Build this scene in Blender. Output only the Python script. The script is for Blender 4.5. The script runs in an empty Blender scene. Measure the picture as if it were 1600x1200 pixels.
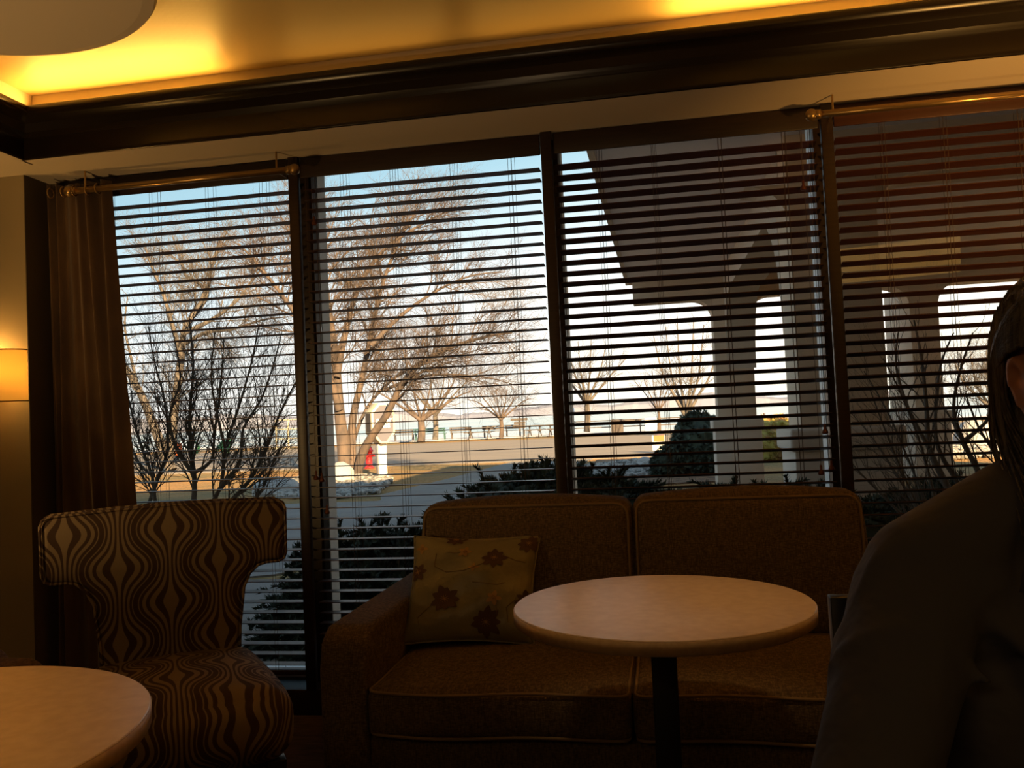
import bpy, bmesh, math, random
from mathutils import Vector, Matrix

random.seed(7)
SC = bpy.context.scene
COL = SC.collection

# ------------------------------------------------------------------ camera
FPX, YAW, PITCH, ROLL, EYE = 1355.0, 0.1696, 0.03778, 0.04507, 1.14
cy_, sy_ = math.cos(YAW), math.sin(YAW)
FWD = Vector((-sy_*math.cos(PITCH), cy_*math.cos(PITCH), math.sin(PITCH)))
RGT0 = Vector((cy_, sy_, 0))
UP0 = RGT0.cross(FWD)
RGT = math.cos(ROLL)*RGT0 - math.sin(ROLL)*UP0
UPV = math.sin(ROLL)*RGT0 + math.cos(ROLL)*UP0
CAMP = Vector((0, 0, EYE))
cam_d = bpy.data.cameras.new('camera')
cam_d.sensor_width = 36.0
cam_d.lens = FPX*36.0/1600.0
cam_d.clip_start = 0.02
cam_d.clip_end = 6000
cam = bpy.data.objects.new('camera', cam_d)
COL.objects.link(cam)
m = Matrix((RGT, UPV, -FWD)).transposed().to_4x4()
m.translation = CAMP
cam.matrix_world = m
SC.camera = cam

# ------------------------------------------------------------------ world, sun, exposure
SC.view_settings.view_transform = 'Standard'
SC.view_settings.look = 'None'
SC.view_settings.gamma = 1.0
SC.view_settings.use_curve_mapping = False
SC.view_settings.exposure = 0.0
SC.cycles.max_bounces = 8
SC.cycles.transparent_max_bounces = 24
SC.cycles.sample_clamp_indirect = 6.0
SC.cycles.use_denoising = True

W = bpy.data.worlds.new('sky'); SC.world = W; W.use_nodes = True
nt = W.node_tree
bg = nt.nodes['Background']
tc = nt.nodes.new('ShaderNodeTexCoord')
sp = nt.nodes.new('ShaderNodeSeparateXYZ')
nt.links.new(tc.outputs['Generated'], sp.inputs[0])
tilt = nt.nodes.new('ShaderNodeMath'); tilt.operation = 'MULTIPLY_ADD'
tilt.inputs[1].default_value = -0.16
nt.links.new(sp.outputs['X'], tilt.inputs[0]); nt.links.new(sp.outputs['Z'], tilt.inputs[2])
cr = nt.nodes.new('ShaderNodeValToRGB')
nt.links.new(tilt.outputs[0], cr.inputs[0])
els = cr.color_ramp.elements
els[0].position = 0.0; els[0].color = (1.15, 1.06, 0.88, 1)
els[1].position = 1.0; els[1].color = (0.20, 0.28, 0.42, 1)
for p_, c_ in ((0.10, (1.10, 1.06, 0.98, 1)), (0.20, (0.88, 0.96, 0.98, 1)), (0.31, (0.42, 0.65, 0.76, 1)), (0.45, (0.27, 0.45, 0.57, 1))):
    e_ = els.new(p_); e_.color = c_
nt.links.new(cr.outputs[0], bg.inputs['Color'])
bg.inputs['Strength'].default_value = 1.35

SUN_D = Vector((-0.50, 0.80, -0.34)).normalized()
sun_d = bpy.data.lights.new('sun', 'SUN')
sun_d.energy = 21.0; sun_d.color = (1.0, 0.70, 0.36); sun_d.angle = 0.012
sun = bpy.data.objects.new('sun', sun_d); COL.objects.link(sun)
sun.rotation_euler = SUN_D.to_track_quat('-Z', 'Y').to_euler()
sun.location = (20, -30, 20)

AMBER = (1.0, 0.50, 0.085)
WARM = (1.0, 0.62, 0.26)
def area(name, loc, tgt, sx, sy, power, color):
    d = bpy.data.lights.new(name, 'AREA'); d.shape = 'RECTANGLE'
    d.size = sx; d.size_y = sy; d.energy = power; d.color = color
    o = bpy.data.objects.new(name, d); COL.objects.link(o)
    o.location = loc
    o.rotation_euler = (Vector(tgt)-Vector(loc)).to_track_quat('-Z', 'Y').to_euler()
    return o
def spot(name, loc, tgt, power, color, ang=75, blend=0.6, rad=0.05):
    d = bpy.data.lights.new(name, 'SPOT'); d.energy = power; d.color = color
    d.spot_size = math.radians(ang); d.spot_blend = blend; d.shadow_soft_size = rad
    o = bpy.data.objects.new(name, d); COL.objects.link(o)
    o.location = loc
    o.rotation_euler = (Vector(tgt)-Vector(loc)).to_track_quat('-Z', 'Y').to_euler()
    return o
# cove lamps lying on top of the crown ledge, shining up on the tray ceiling
for cx_ in (-1.98, 0.50, 2.2):
    area('cove_lamp_light', (cx_, 2.99, 2.40), (cx_, 2.80, 2.50), 0.80, 0.05, 5.5, AMBER)
for cx_ in (-1.0, -0.3, 1.3):
    area('cove_lamp_light', (cx_, 2.99, 2.40), (cx_, 2.80, 2.50), 0.60, 0.05, 0.25, AMBER)
for cx_ in (-1.79, 0.62):
    area('disc_lamp_light', (cx_, 1.91, 2.41), (cx_, 1.91, 2.6), 0.7, 0.7, 1.5, AMBER)
# recessed downlights over the tables
spot('downlight_light', (-0.15, 1.65, 2.46), (-0.02, 1.84, 0.74), 25, WARM, 30, 0.9)
spot('downlight_light', (-1.25, 0.85, 2.20), (-1.15, 1.0, 0.74), 17, (1.0, 0.50, 0.13), 52, 0.8)
def point(name, loc, power, color, r=0.1):
    d = bpy.data.lights.new(name, 'POINT'); d.energy = power; d.color = color; d.shadow_soft_size = r
    o = bpy.data.objects.new(name, d); COL.objects.link(o); o.location = loc
    return o
area('lounge_fill_light', (-1.2, -1.8, 2.45), (-1.2, -1.2, 0), 1.6, 1.0, 9, WARM)  # unseen fill added at the rear ceiling to lift the warm ambient
area('lounge_fill_light', (2.0, -1.2, 2.45), (1.6, 0.2, 0), 1.2, 0.8, 6, AMBER)
# added unseen spots with no fixture, aimed up to brighten soffit and right blind
spot('upward_fill_light', (-2.3, 1.35, 0.95), (-1.3, 2.75, 2.2), 34, (1.0, 0.60, 0.22), 105, 0.7, 0.02)
spot('upward_fill_light', (1.75, 1.45, 1.05), (1.60, 3.0, 2.15), 150, (1.0, 0.50, 0.12), 72, 0.9, 0.02)
spot('upward_fill_light', (-0.9, 0.1, 0.85), (-0.4, 2.9, 2.28), 15, (1.0, 0.66, 0.34), 40, 0.9, 0.015)

# ------------------------------------------------------------------ pixel helpers (known planes)
def ray(px, py):
    return FWD + RGT*((px-800)/FPX) - UPV*((py-600)/FPX)
def atY(px, py, Y):
    d = ray(px, py); return CAMP + d*(Y/d.y)
def atZ(px, py, z):
    d = ray(px, py); return CAMP + d*((z-EYE)/d.z)
GZ = -0.30

# ------------------------------------------------------------------ materials
def mat(name, color=(0.5, 0.5, 0.5), rough=0.6, metal=0.0, noise=None, bump=None, spec=None, sheen=0):
    M = bpy.data.materials.new(name); M.use_nodes = True
    n = M.node_tree.nodes; l = M.node_tree.links
    b = n['Principled BSDF']
    b.inputs['Base Color'].default_value = (*color, 1)
    b.inputs['Roughness'].default_value = rough
    b.inputs['Metallic'].default_value = metal
    if spec is not None: b.inputs['Specular IOR Level'].default_value = spec
    if sheen: b.inputs['Sheen Weight'].default_value = sheen
    if noise or bump:
        t = n.new('ShaderNodeTexCoord')
    if noise:      # (color2, scale, lo, hi[, stretch])
        c2, sc, lo, hi = noise[:4]
        st = noise[4] if len(noise) > 4 else (1, 1, 1)
        mp = n.new('ShaderNodeMapping'); mp.inputs['Scale'].default_value = st
        l.new(t.outputs['Object'], mp.inputs[0])
        x = n.new('ShaderNodeTexNoise'); x.inputs['Scale'].default_value = sc; x.inputs['Detail'].default_value = 5
        l.new(mp.outputs[0], x.inputs['Vector'])
        r = n.new('ShaderNodeMapRange'); r.inputs[1].default_value = lo; r.inputs[2].default_value = hi
        l.new(x.outputs[0], r.inputs[0])
        mx = n.new('ShaderNodeMix'); mx.data_type = 'RGBA'
        mx.inputs[6].default_value = (*color, 1); mx.inputs[7].default_value = (*c2, 1)
        l.new(r.outputs[0], mx.inputs[0]); l.new(mx.outputs[2], b.inputs['Base Color'])
    if bump:       # (scale, strength, dist[, stretch])
        st = bump[3] if len(bump) > 3 else (1, 1, 1)
        mp = n.new('ShaderNodeMapping'); mp.inputs['Scale'].default_value = st
        l.new(t.outputs['Object'], mp.inputs[0])
        x = n.new('ShaderNodeTexNoise'); x.inputs['Scale'].default_value = bump[0]; x.inputs['Detail'].default_value = 4
        l.new(mp.outputs[0], x.inputs['Vector'])
        bp = n.new('ShaderNodeBump'); bp.inputs['Strength'].default_value = bump[1]; bp.inputs['Distance'].default_value = bump[2]
        l.new(x.outputs[0], bp.inputs['Height']); l.new(bp.outputs[0], b.inputs['Normal'])
    return M
def emis(name, color, strength, base=(0.8, 0.7, 0.5)):
    M = mat(name, base, 0.7)
    b = M.node_tree.nodes['Principled BSDF']
    b.inputs['Emission Color'].default_value = (*color, 1)
    b.inputs['Emission Strength'].default_value = strength
    return M
def glass_mat():
    M = bpy.data.materials.new('clear_glass'); M.use_nodes = True
    n = M.node_tree.nodes; l = M.node_tree.links; n.clear()
    o = n.new('ShaderNodeOutputMaterial'); tr = n.new('ShaderNodeBsdfTransparent'); gl = n.new('ShaderNodeBsdfGlossy')
    tr.inputs[0].default_value = (0.96, 0.97, 0.97, 1)
    gl.inputs['Roughness'].default_value = 0.0
    f = n.new('ShaderNodeFresnel'); f.inputs[0].default_value = 1.45
    mx = n.new('ShaderNodeMixShader')
    l.new(f.outputs[0], mx.inputs[0]); l.new(tr.outputs[0], mx.inputs[1]); l.new(gl.outputs[0], mx.inputs[2])
    l.new(mx.outputs[0], o.inputs[0])
    return M
def ogee_mat(name, vmode):
    """woven upholstery: bulging lens stripes in tan and brown"""
    M = bpy.data.materials.new(name); M.use_nodes = True
    n = M.node_tree.nodes; l = M.node_tree.links; b = n['Principled BSDF']
    b.inputs['Roughness'].default_value = 0.85
    def MT(op, a, bb=None, c=None):
        x = n.new('ShaderNodeMath'); x.operation = op
        for i, v in enumerate((a, bb, c)):
            if v is None: continue
            if isinstance(v, (int, float)): x.inputs[i].default_value = v
            else: l.new(v, x.inputs[i])
        return x.outputs[0]
    t = n.new('ShaderNodeTexCoord'); s = n.new('ShaderNodeSeparateXYZ')
    l.new(t.outputs['Object'], s.inputs[0])
    u = s.outputs['X']
    v = s.outputs['Z'] if vmode == 'z' else MT('SUBTRACT', s.outputs['Z'], s.outputs['Y'])
    S = MT('DIVIDE', u, 0.138)
    ph = MT('MULTIPLY', v, 2*math.pi/0.215)
    w = MT('MULTIPLY', MT('SINE', MT('MULTIPLY', S, math.pi)), MT('COSINE', ph))
    S2 = MT('MULTIPLY_ADD', w, -0.25, S)
    st = MT('COSINE', MT('MULTIPLY', S2, 2*math.pi*7))
    di = MT('ABSOLUTE', MT('SUBTRACT', MT('FRACT', MT('ADD', S2, 0.5)), 0.5))
    edge = MT('MULTIPLY', MT('MAXIMUM', MT('SUBTRACT', di, 0.385), 0.0), -25.0)
    val = MT('ADD', st, edge)
    r = n.new('ShaderNodeMapRange'); r.inputs[1].default_value = -0.22; r.inputs[2].default_value = 0.0
    l.new(val, r.inputs[0])
    mx = n.new('ShaderNodeMix'); mx.data_type = 'RGBA'
    mx.inputs[6].default_value = (0.055, 0.026, 0.012, 1); mx.inputs[7].default_value = (0.25, 0.18, 0.105, 1)
    l.new(r.outputs[0], mx.inputs[0]); l.new(mx.outputs[2], b.inputs['Base Color'])
    no = n.new('ShaderNodeTexNoise'); no.inputs['Scale'].default_value = 700; l.new(t.outputs['Object'], no.inputs['Vector'])
    bp = n.new('ShaderNodeBump'); bp.inputs['Strength'].default_value = 0.3; bp.inputs['Distance'].default_value = 0.001
    l.new(no.outputs[0], bp.inputs['Height']); l.new(bp.outputs[0], b.inputs['Normal'])
    return M
def tweed_mat(name, c1, c2):
    M = mat(name, c1, 0.9, noise=(c2, 90, 0.38, 0.62, (1, 1, 3.5)), bump=(230, 0.6, 0.003, (1, 1, 2)))
    n = M.node_tree.nodes; l = M.node_tree.links
    t = n.new('ShaderNodeTexCoord')
    b = n['Principled BSDF']
    src = b.inputs['Base Color'].links[0].from_socket
    x = n.new('ShaderNodeTexNoise'); x.inputs['Scale'].default_value = 60; x.inputs['Detail'].default_value = 3
    mp = n.new('ShaderNodeMapping'); mp.inputs['Scale'].default_value = (5.0, 1, 1)
    l.new(t.outputs['Object'], mp.inputs[0]); l.new(mp.outputs[0], x.inputs['Vector'])
    r = n.new('ShaderNodeMapRange'); r.inputs[1].default_value = 0.35; r.inputs[2].default_value = 0.65
    r.inputs[3].default_value = 0.65; r.inputs[4].default_value = 1.25
    l.new(x.outputs[0], r.inputs[0])
    mx = n.new('ShaderNodeVectorMath'); mx.operation = 'SCALE'
    l.new(src, mx.inputs[0]); l.new(r.outputs[0], mx.inputs['Scale'])
    l.new(mx.outputs[0], b.inputs['Base Color'])
    return M

MAT = {}
MAT['tray_ceiling'] = mat('tray_ceiling_paint', (0.66, 0.50, 0.24), 0.45, bump=(60, 0.15, 0.004))
MAT['soffit'] = mat('soffit_paint', (0.74, 0.62, 0.47), 0.7, bump=(80, 0.1, 0.003))
MAT['wall'] = mat('wall_paint', (0.42, 0.34, 0.20), 0.7, bump=(120, 0.15, 0.002))
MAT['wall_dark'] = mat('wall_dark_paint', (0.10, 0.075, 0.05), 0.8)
MAT['crown'] = mat('crown_paint', (0.016, 0.011, 0.007), 0.27, spec=0.35)
MAT['wood_dark'] = mat('dark_stained_wood', (0.030, 0.014, 0.008), 0.42, noise=((0.018, 0.008, 0.005), 12, 0.35, 0.65, (1, 1, 12)))
MAT['slat'] = mat('blind_wood', (0.062, 0.017, 0.006), 0.42, noise=((0.042, 0.011, 0.004), 14, 0.35, 0.65, (0.2, 6, 6)))
MAT['cord'] = mat('cord', (0.09, 0.055, 0.035), 0.8)
MAT['tassel'] = mat('tassel_wood', (0.10, 0.025, 0.012), 0.35)
MAT['alu'] = mat('window_aluminium', (0.70, 0.70, 0.68), 0.5)
MAT['brass'] = mat('brass', (0.42, 0.27, 0.11), 0.32, 0.85)
MAT['curtain'] = mat('curtain_velvet', (0.085, 0.045, 0.022), 0.9, noise=((0.17, 0.10, 0.05), 7, 0.45, 0.7, (1, 1, 0.35)), bump=(260, 0.5, 0.003), sheen=0.3)
MAT['glass'] = glass_mat()
MAT['carpet'] = mat('carpet', (0.055, 0.032, 0.024), 0.95, noise=((0.10, 0.06, 0.045), 24, 0.4, 0.6, (0.4, 2, 1)), bump=(300, 0.6, 0.004))
MAT['table'] = mat('table_laminate', (0.62, 0.44, 0.28), 0.34, noise=((0.70, 0.52, 0.35), 45, 0.35, 0.65), bump=(500, 0.15, 0.0006))
MAT['table_edge'] = mat('table_edge', (0.58, 0.38, 0.20), 0.5, noise=((0.5, 0.32, 0.16), 80, 0.35, 0.65))
MAT['black'] = mat('black_metal', (0.012, 0.012, 0.013), 0.4)
MAT['sofa'] = tweed_mat('sofa_tweed', (0.165, 0.110, 0.055), (0.085, 0.054, 0.027))
MAT['piping'] = mat('sofa_piping', (0.22, 0.15, 0.08), 0.85, bump=(400, 0.5, 0.002))
MAT['ogee_back'] = ogee_mat('ogee_back', 'z')
MAT['ogee_seat'] = ogee_mat('ogee_seat', 'yz')
MAT['satin'] = mat('pillow_satin', (0.27, 0.23, 0.125), 0.36, noise=((0.20, 0.175, 0.095), 8, 0.35, 0.65), bump=(14, 0.5, 0.012), sheen=0.2)
MAT['embroid'] = mat('embroidery_brown', (0.095, 0.045, 0.028), 0.7)
MAT['embroid_l'] = mat('embroidery_gold', (0.40, 0.23, 0.08), 0.6)
MAT['embroid_v'] = mat('embroidery_vine', (0.20, 0.13, 0.05), 0.7)
def shade_mat():
    M = bpy.data.materials.new('lamp_shade_linen'); M.use_nodes = True
    n = M.node_tree.nodes; l = M.node_tree.links; b = n['Principled BSDF']
    b.inputs['Base Color'].default_value = (0.75, 0.50, 0.20, 1); b.inputs['Roughness'].default_value = 0.9
    b.inputs['Emission Color'].default_value = (1.0, 0.46, 0.05, 1); b.inputs['Emission Strength'].default_value = 0.65
    t = n.new('ShaderNodeBsdfTranslucent'); t.inputs[0].default_value = (0.95, 0.72, 0.36, 1)
    mx = n.new('ShaderNodeMixShader'); mx.inputs[0].default_value = 0.6
    l.new(b.outputs[0], mx.inputs[1]); l.new(t.outputs[0], mx.inputs[2]); l.new(mx.outputs[0], n['Material Output'].inputs[0])
    return M
MAT['shade'] = shade_mat()
MAT['shirt'] = mat('shirt_cotton', (0.085, 0.085, 0.115), 0.85, bump=(6, 0.8, 0.04))
MAT['shirt_seam'] = mat('shirt_seam', (0.03, 0.027, 0.03), 0.85)
MAT['skin'] = mat('skin', (0.55, 0.26, 0.17), 0.5)
MAT['hair'] = mat('grey_hair', (0.21, 0.18, 0.15), 0.5, noise=((0.07, 0.055, 0.045), 30, 0.4, 0.6, (6, 6, 0.4)), bump=(60, 0.7, 0.006, (6, 6, 0.3)))
MAT['trousers'] = mat('trousers', (0.03, 0.03, 0.04), 0.85)
MAT['eye'] = mat('eye_white', (0.7, 0.68, 0.64), 0.3)
MAT['stucco'] = mat('stucco', (0.68, 0.52, 0.37), 0.85, bump=(60, 0.3, 0.01))
MAT['stucco_l'] = mat('stucco_light', (0.60, 0.50, 0.40), 0.85, bump=(60, 0.3, 0.01))
MAT['portico_soffit'] = mat('portico_soffit_paint', (0.80, 0.68, 0.62), 0.8)
MAT['bark'] = mat('tree_bark', (0.15, 0.12, 0.095), 0.9, noise=((0.08, 0.068, 0.06), 6, 0.35, 0.65, (1, 1, 0.3)))
MAT['bark_red'] = mat('tree_bark_reddish', (0.14, 0.095, 0.07), 0.9, noise=((0.065, 0.05, 0.045), 6, 0.35, 0.65, (1, 1, 0.3)))
MAT['shrub'] = mat('shrub_bark', (0.13, 0.10, 0.075), 0.9)
MAT['needles'] = mat('evergreen_needles', (0.022, 0.038, 0.022), 0.8, noise=((0.035, 0.055, 0.028), 5, 0.4, 0.6))
MAT['yew'] = mat('yew_leaves', (0.06, 0.085, 0.055), 0.8, noise=((0.03, 0.045, 0.03), 4, 0.4, 0.6))
MAT['yellow_leaf'] = mat('yellow_leaves', (0.42, 0.34, 0.07), 0.8, noise=((0.30, 0.16, 0.05), 5, 0.45, 0.6))
MAT['ground'] = mat('dormant_lawn', (0.36, 0.18, 0.045), 0.95, noise=((0.19, 0.13, 0.04), 0.35, 0.42, 0.62), bump=(9, 1.0, 0.12))
MAT['mulch'] = mat('mulch', (0.30, 0.17, 0.09), 0.95, noise=((0.16, 0.09, 0.05), 5, 0.4, 0.6), bump=(14, 1.0, 0.15))
MAT['asphalt'] = mat('road_asphalt', (0.27, 0.215, 0.165), 0.9, noise=((0.20, 0.165, 0.135), 0.9, 0.35, 0.65, (0.25, 2, 1)))
MAT['concrete'] = mat('concrete', (0.22, 0.20, 0.175), 0.9, noise=((0.165, 0.15, 0.135), 1.4, 0.35, 0.65))
MAT['ice'] = mat('lake_ice', (0.55, 0.60, 0.66), 0.6, noise=((0.33, 0.47, 0.60), 0.02, 0.40, 0.60, (0.35, 3, 1)))
MAT['snow'] = mat('shore_snow', (0.72, 0.70, 0.70), 0.8, noise=((0.55, 0.50, 0.46), 0.5, 0.45, 0.65))
MAT['hills'] = mat('hazed_woodland', (0.19, 0.20, 0.27), 0.95, noise=((0.24, 0.245, 0.30), 0.012, 0.35, 0.65))  # lake haze is mixed into this bluish hill colour
MAT['stone'] = mat('white_cobble', (0.42, 0.385, 0.34), 0.85, noise=((0.13, 0.12, 0.105), 9.0, 0.42, 0.58))
MAT['boulder'] = mat('granite', (0.40, 0.38, 0.35), 0.85, noise=((0.36, 0.34, 0.32), 12, 0.4, 0.6), bump=(8, 0.4, 0.03))
MAT['sign_frame'] = mat('sign_cream', (0.62, 0.54, 0.40), 0.6)
MAT['sign_face'] = mat('sign_grey', (0.13, 0.12, 0.15), 0.6)
MAT['white'] = mat('white_paint', (0.8, 0.8, 0.78), 0.6)
MAT['red'] = mat('hydrant_red', (0.55, 0.03, 0.03), 0.45)
MAT['orange'] = mat('orange_red', (0.75, 0.16, 0.04), 0.6)
MAT['green'] = mat('play_green', (0.015, 0.12, 0.06), 0.5)
MAT['darkgreen'] = mat('bench_green', (0.04, 0.10, 0.09), 0.6)
MAT['timber'] = mat('grey_timber', (0.10, 0.08, 0.07), 0.85)
MAT['blue'] = mat('blue_plastic', (0.08, 0.15, 0.35), 0.5)
MAT['stucco_b'] = mat('facade_stucco', (0.40, 0.33, 0.25), 0.9)
MAT['brown_uph'] = tweed_mat('brown_chenille', (0.17, 0.10, 0.055), (0.11, 0.06, 0.035))

# ------------------------------------------------------------------ mesh builder
def P3(v): return Vector((v[0], v[1], v[2]))
class MB:
    def __init__(s): s.v = []; s.f = []
    def add(s, vs, fs):
        k = len(s.v); s.v.extend([tuple(x) for x in vs]); s.f.extend([tuple(i+k for i in f) for f in fs]); return s
    def box(s, x0, x1, y0, y1, z0, z1):
        return s.add([(x0,y0,z0),(x1,y0,z0),(x1,y1,z0),(x0,y1,z0),(x0,y0,z1),(x1,y0,z1),(x1,y1,z1),(x0,y1,z1)],
            [(0,3,2,1),(4,5,6,7),(0,1,5,4),(1,2,6,5),(2,3,7,6),(3,0,4,7)])
    def tube(s, pts, rad, sides=6, cap=True):
        pts = [P3(p) for p in pts]; n = len(pts)
        if not hasattr(rad, '__len__'): rad = [rad]*n
        k = len(s.v); ref = None
        for i in range(n):
            t = pts[min(i+1, n-1)]-pts[max(i-1, 0)]
            if t.length < 1e-9: t = Vector((0, 0, 1))
            t.normalize()
            if ref is None:
                ref = Vector((1, 0, 0)) if abs(t.x) < 0.8 else Vector((0, 1, 0))
            a = ref - t*ref.dot(t)
            if a.length < 1e-4: a = t.orthogonal()
            a.normalize(); ref = a
            b = t.cross(a)
            for j in range(sides):
                q = 2*math.pi*j/sides
                s.v.append(tuple(pts[i]+(a*math.cos(q)+b*math.sin(q))*rad[i]))
        for i in range(n-1):
            for j in range(sides):
                j2 = (j+1) % sides
                s.f.append((k+i*sides+j, k+i*sides+j2, k+(i+1)*sides+j2, k+(i+1)*sides+j))
        if cap:
            s.f.append(tuple(k+j for j in reversed(range(sides))))
            s.f.append(tuple(k+(n-1)*sides+j for j in range(sides)))
        return s
    def loop(s, pts, r, sides=6):
        pts = list(pts)
        return s.tube(pts+[pts[0], pts[1]], r, sides, False)
    def capsule(s, a, ra, b, rb, sides=14):
        a = P3(a); b = P3(b); d = b-a
        if d.length < 1e-6: d = Vector((0, 0, 1e-4))
        u = d.normalized(); pts = []; rr = []
        for i in range(5):
            q = math.pi/2*(i/4.0); pts.append(a-u*ra*math.cos(q)); rr.append(max(ra*math.sin(q), 1e-4))
        for i in range(5):
            q = math.pi/2*(1-i/4.0); pts.append(b+u*rb*math.cos(q)); rr.append(max(rb*math.sin(q), 1e-4))
        return s.tube(pts, rr, sides)
    def ell(s, c, r, n=16, m_=10, rot=None, jit=0, rng=None):
        vs = []; fs = []
        for i in range(m_+1):
            th = math.pi*i/m_
            for j in range(n):
                ph = 2*math.pi*j/n
                v = Vector((math.sin(th)*math.cos(ph), math.sin(th)*math.sin(ph), math.cos(th)))
                if i in (0, m_): v = Vector((0, 0, v.z))
                w = Vector((v.x*r[0], v.y*r[1], v.z*r[2]))
                if rot is not None: w = rot @ w
                vs.append(tuple(w+P3(c)))
        if jit:
            base = {}
            for k_ in range(len(vs)):
                key = (round(vs[k_][0], 5), round(vs[k_][1], 5), round(vs[k_][2], 5))
                if key not in base: base[key] = 1+rng.uniform(-jit, jit)
                f_ = base[key]; c_ = P3(c); vs[k_] = tuple(c_+(P3(vs[k_])-c_)*f_)
        for i in range(m_):
            for j in range(n):
                j2 = (j+1) % n
                if i == 0: fs.append((j, n+j, n+j2))
                elif i == m_-1: fs.append((i*n+j, (i+1)*n+j, i*n+j2))
                else: fs.append((i*n+j, (i+1)*n+j, (i+1)*n+j2, i*n+j2))
        return s.add(vs, fs)
    def lathe(s, prof, c=(0, 0, 0), n=32):
        k = len(s.v)
        for (r, z) in prof:
            for j in range(n):
                q = 2*math.pi*j/n
                s.v.append((c[0]+max(r, 1e-5)*math.cos(q), c[1]+max(r, 1e-5)*math.sin(q), c[2]+z))
        for i in range(len(prof)-1):
            for j in range(n):
                j2 = (j+1) % n
                s.f.append((k+i*n+j, k+i*n+j2, k+(i+1)*n+j2, k+(i+1)*n+j))
        return s
    def prism(s, poly, lo, hi, axis='z'):
        """poly 2D list extruded along axis; axis y: poly=(x,z); axis x: poly=(y,z)"""
        def P(p, h):
            return {'z': (p[0], p[1], h), 'y': (p[0], h, p[1]), 'x': (h, p[0], p[1])}[axis]
        n = len(poly)
        vs = [P(p, lo) for p in poly]+[P(p, hi) for p in poly]
        fs = [tuple(range(n)), tuple(range(2*n-1, n-1, -1))]+[(i, (i+1) % n, n+(i+1) % n, n+i) for i in range(n)]
        return s.add(vs, fs)
    def build(s, name, material, parent=None, smooth=False, bevel=0, seg=2, sub=0, local=False, angle=40, fix=True):
        me = bpy.data.meshes.new(name)
        if parent is None:
            xs = [v[0] for v in s.v]; ys = [v[1] for v in s.v]; zs = [v[2] for v in s.v]
            off = Vector(((min(xs)+max(xs))/2, (min(ys)+max(ys))/2, min(zs)))
        elif local: off = Vector((0, 0, 0))
        else:
            off = Vector((0, 0, 0)); p = parent
            while p is not None: off += Vector(p.location); p = p.parent
        me.from_pydata([(v[0]-off.x, v[1]-off.y, v[2]-off.z) for v in s.v], [], s.f)
        if fix and len(s.f) < 60000:
            bm = bmesh.new(); bm.from_mesh(me)
            bmesh.ops.recalc_face_normals(bm, faces=bm.faces)
            bm.to_mesh(me); bm.free()
        me.materials.append(MAT[material] if isinstance(material, str) else material)
        o = bpy.data.objects.new(name, me); COL.objects.link(o)
        if parent is None: o.location = off
        else: o.parent = parent
        if smooth:
            for p in me.polygons: p.use_smooth = True
        if bevel:
            b = o.modifiers.new('bevel', 'BEVEL'); b.width = bevel; b.segments = seg; b.limit_method = 'ANGLE'; b.angle_limit = math.radians(angle)
            for p in me.polygons: p.use_smooth = True
        if sub:
            b = o.modifiers.new('sub', 'SUBSURF'); b.levels = sub; b.render_levels = sub
        return o
def tag(o, label, cat, group=None, kind=None):
    o['label'] = label; o['category'] = cat
    if group: o['group'] = group
    if kind: o['kind'] = kind
    return o
def thing(name, label, cat, loc=(0, 0, 0), rz=0, group=None, kind=None):
    o = bpy.data.objects.new(name, None); COL.objects.link(o)
    o.location = loc; o.rotation_euler = (0, 0, rz); o.empty_display_size = 0.1
    return tag(o, label, cat, group, kind)
def struct(o):
    o['kind'] = 'structure'; return o
def sgroup(name, loc=(0, 0, 0)):
    o = bpy.data.objects.new(name, None); COL.objects.link(o); o.location = loc; o['kind'] = 'structure'; return o

# ================================================================== ROOM SHELL
WY = 3.30            # inside plane of the blinds
ZS = 2.225           # soffit underside
ZW = 2.14            # bottom of blind valances
XL, XR = -4.6, 3.4
YB = -3.6
struct(MB().box(XL-0.1, XR+0.1, YB-0.1, 3.55, -0.12, 0.0).build('floor', 'carpet'))
# ceiling: soffit ring + tray
TX0, TX1, TY0, TY1 = -2.405, 2.75, -2.7, 3.04
c = MB()
c.box(XL, XR, TY1, 3.55, ZS, 2.75).box(TX0-0.01, TX1+0.01, TY1-0.058, TY1, ZS, ZS+0.02).box(XL, XR, YB, TY0, ZS, 2.75).box(XL, TX0, TY0, TY1, ZS, 2.75).box(TX1, XR, TY0, TY1, ZS, 2.75)
struct(c.build('ceiling', 'soffit'))
struct(MB().box(TX0-0.02, TX1+0.02, TY0-0.02, TY1+0.02, 2.50, 2.74).build('ceiling_tray', 'tray_ceiling'))
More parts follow.
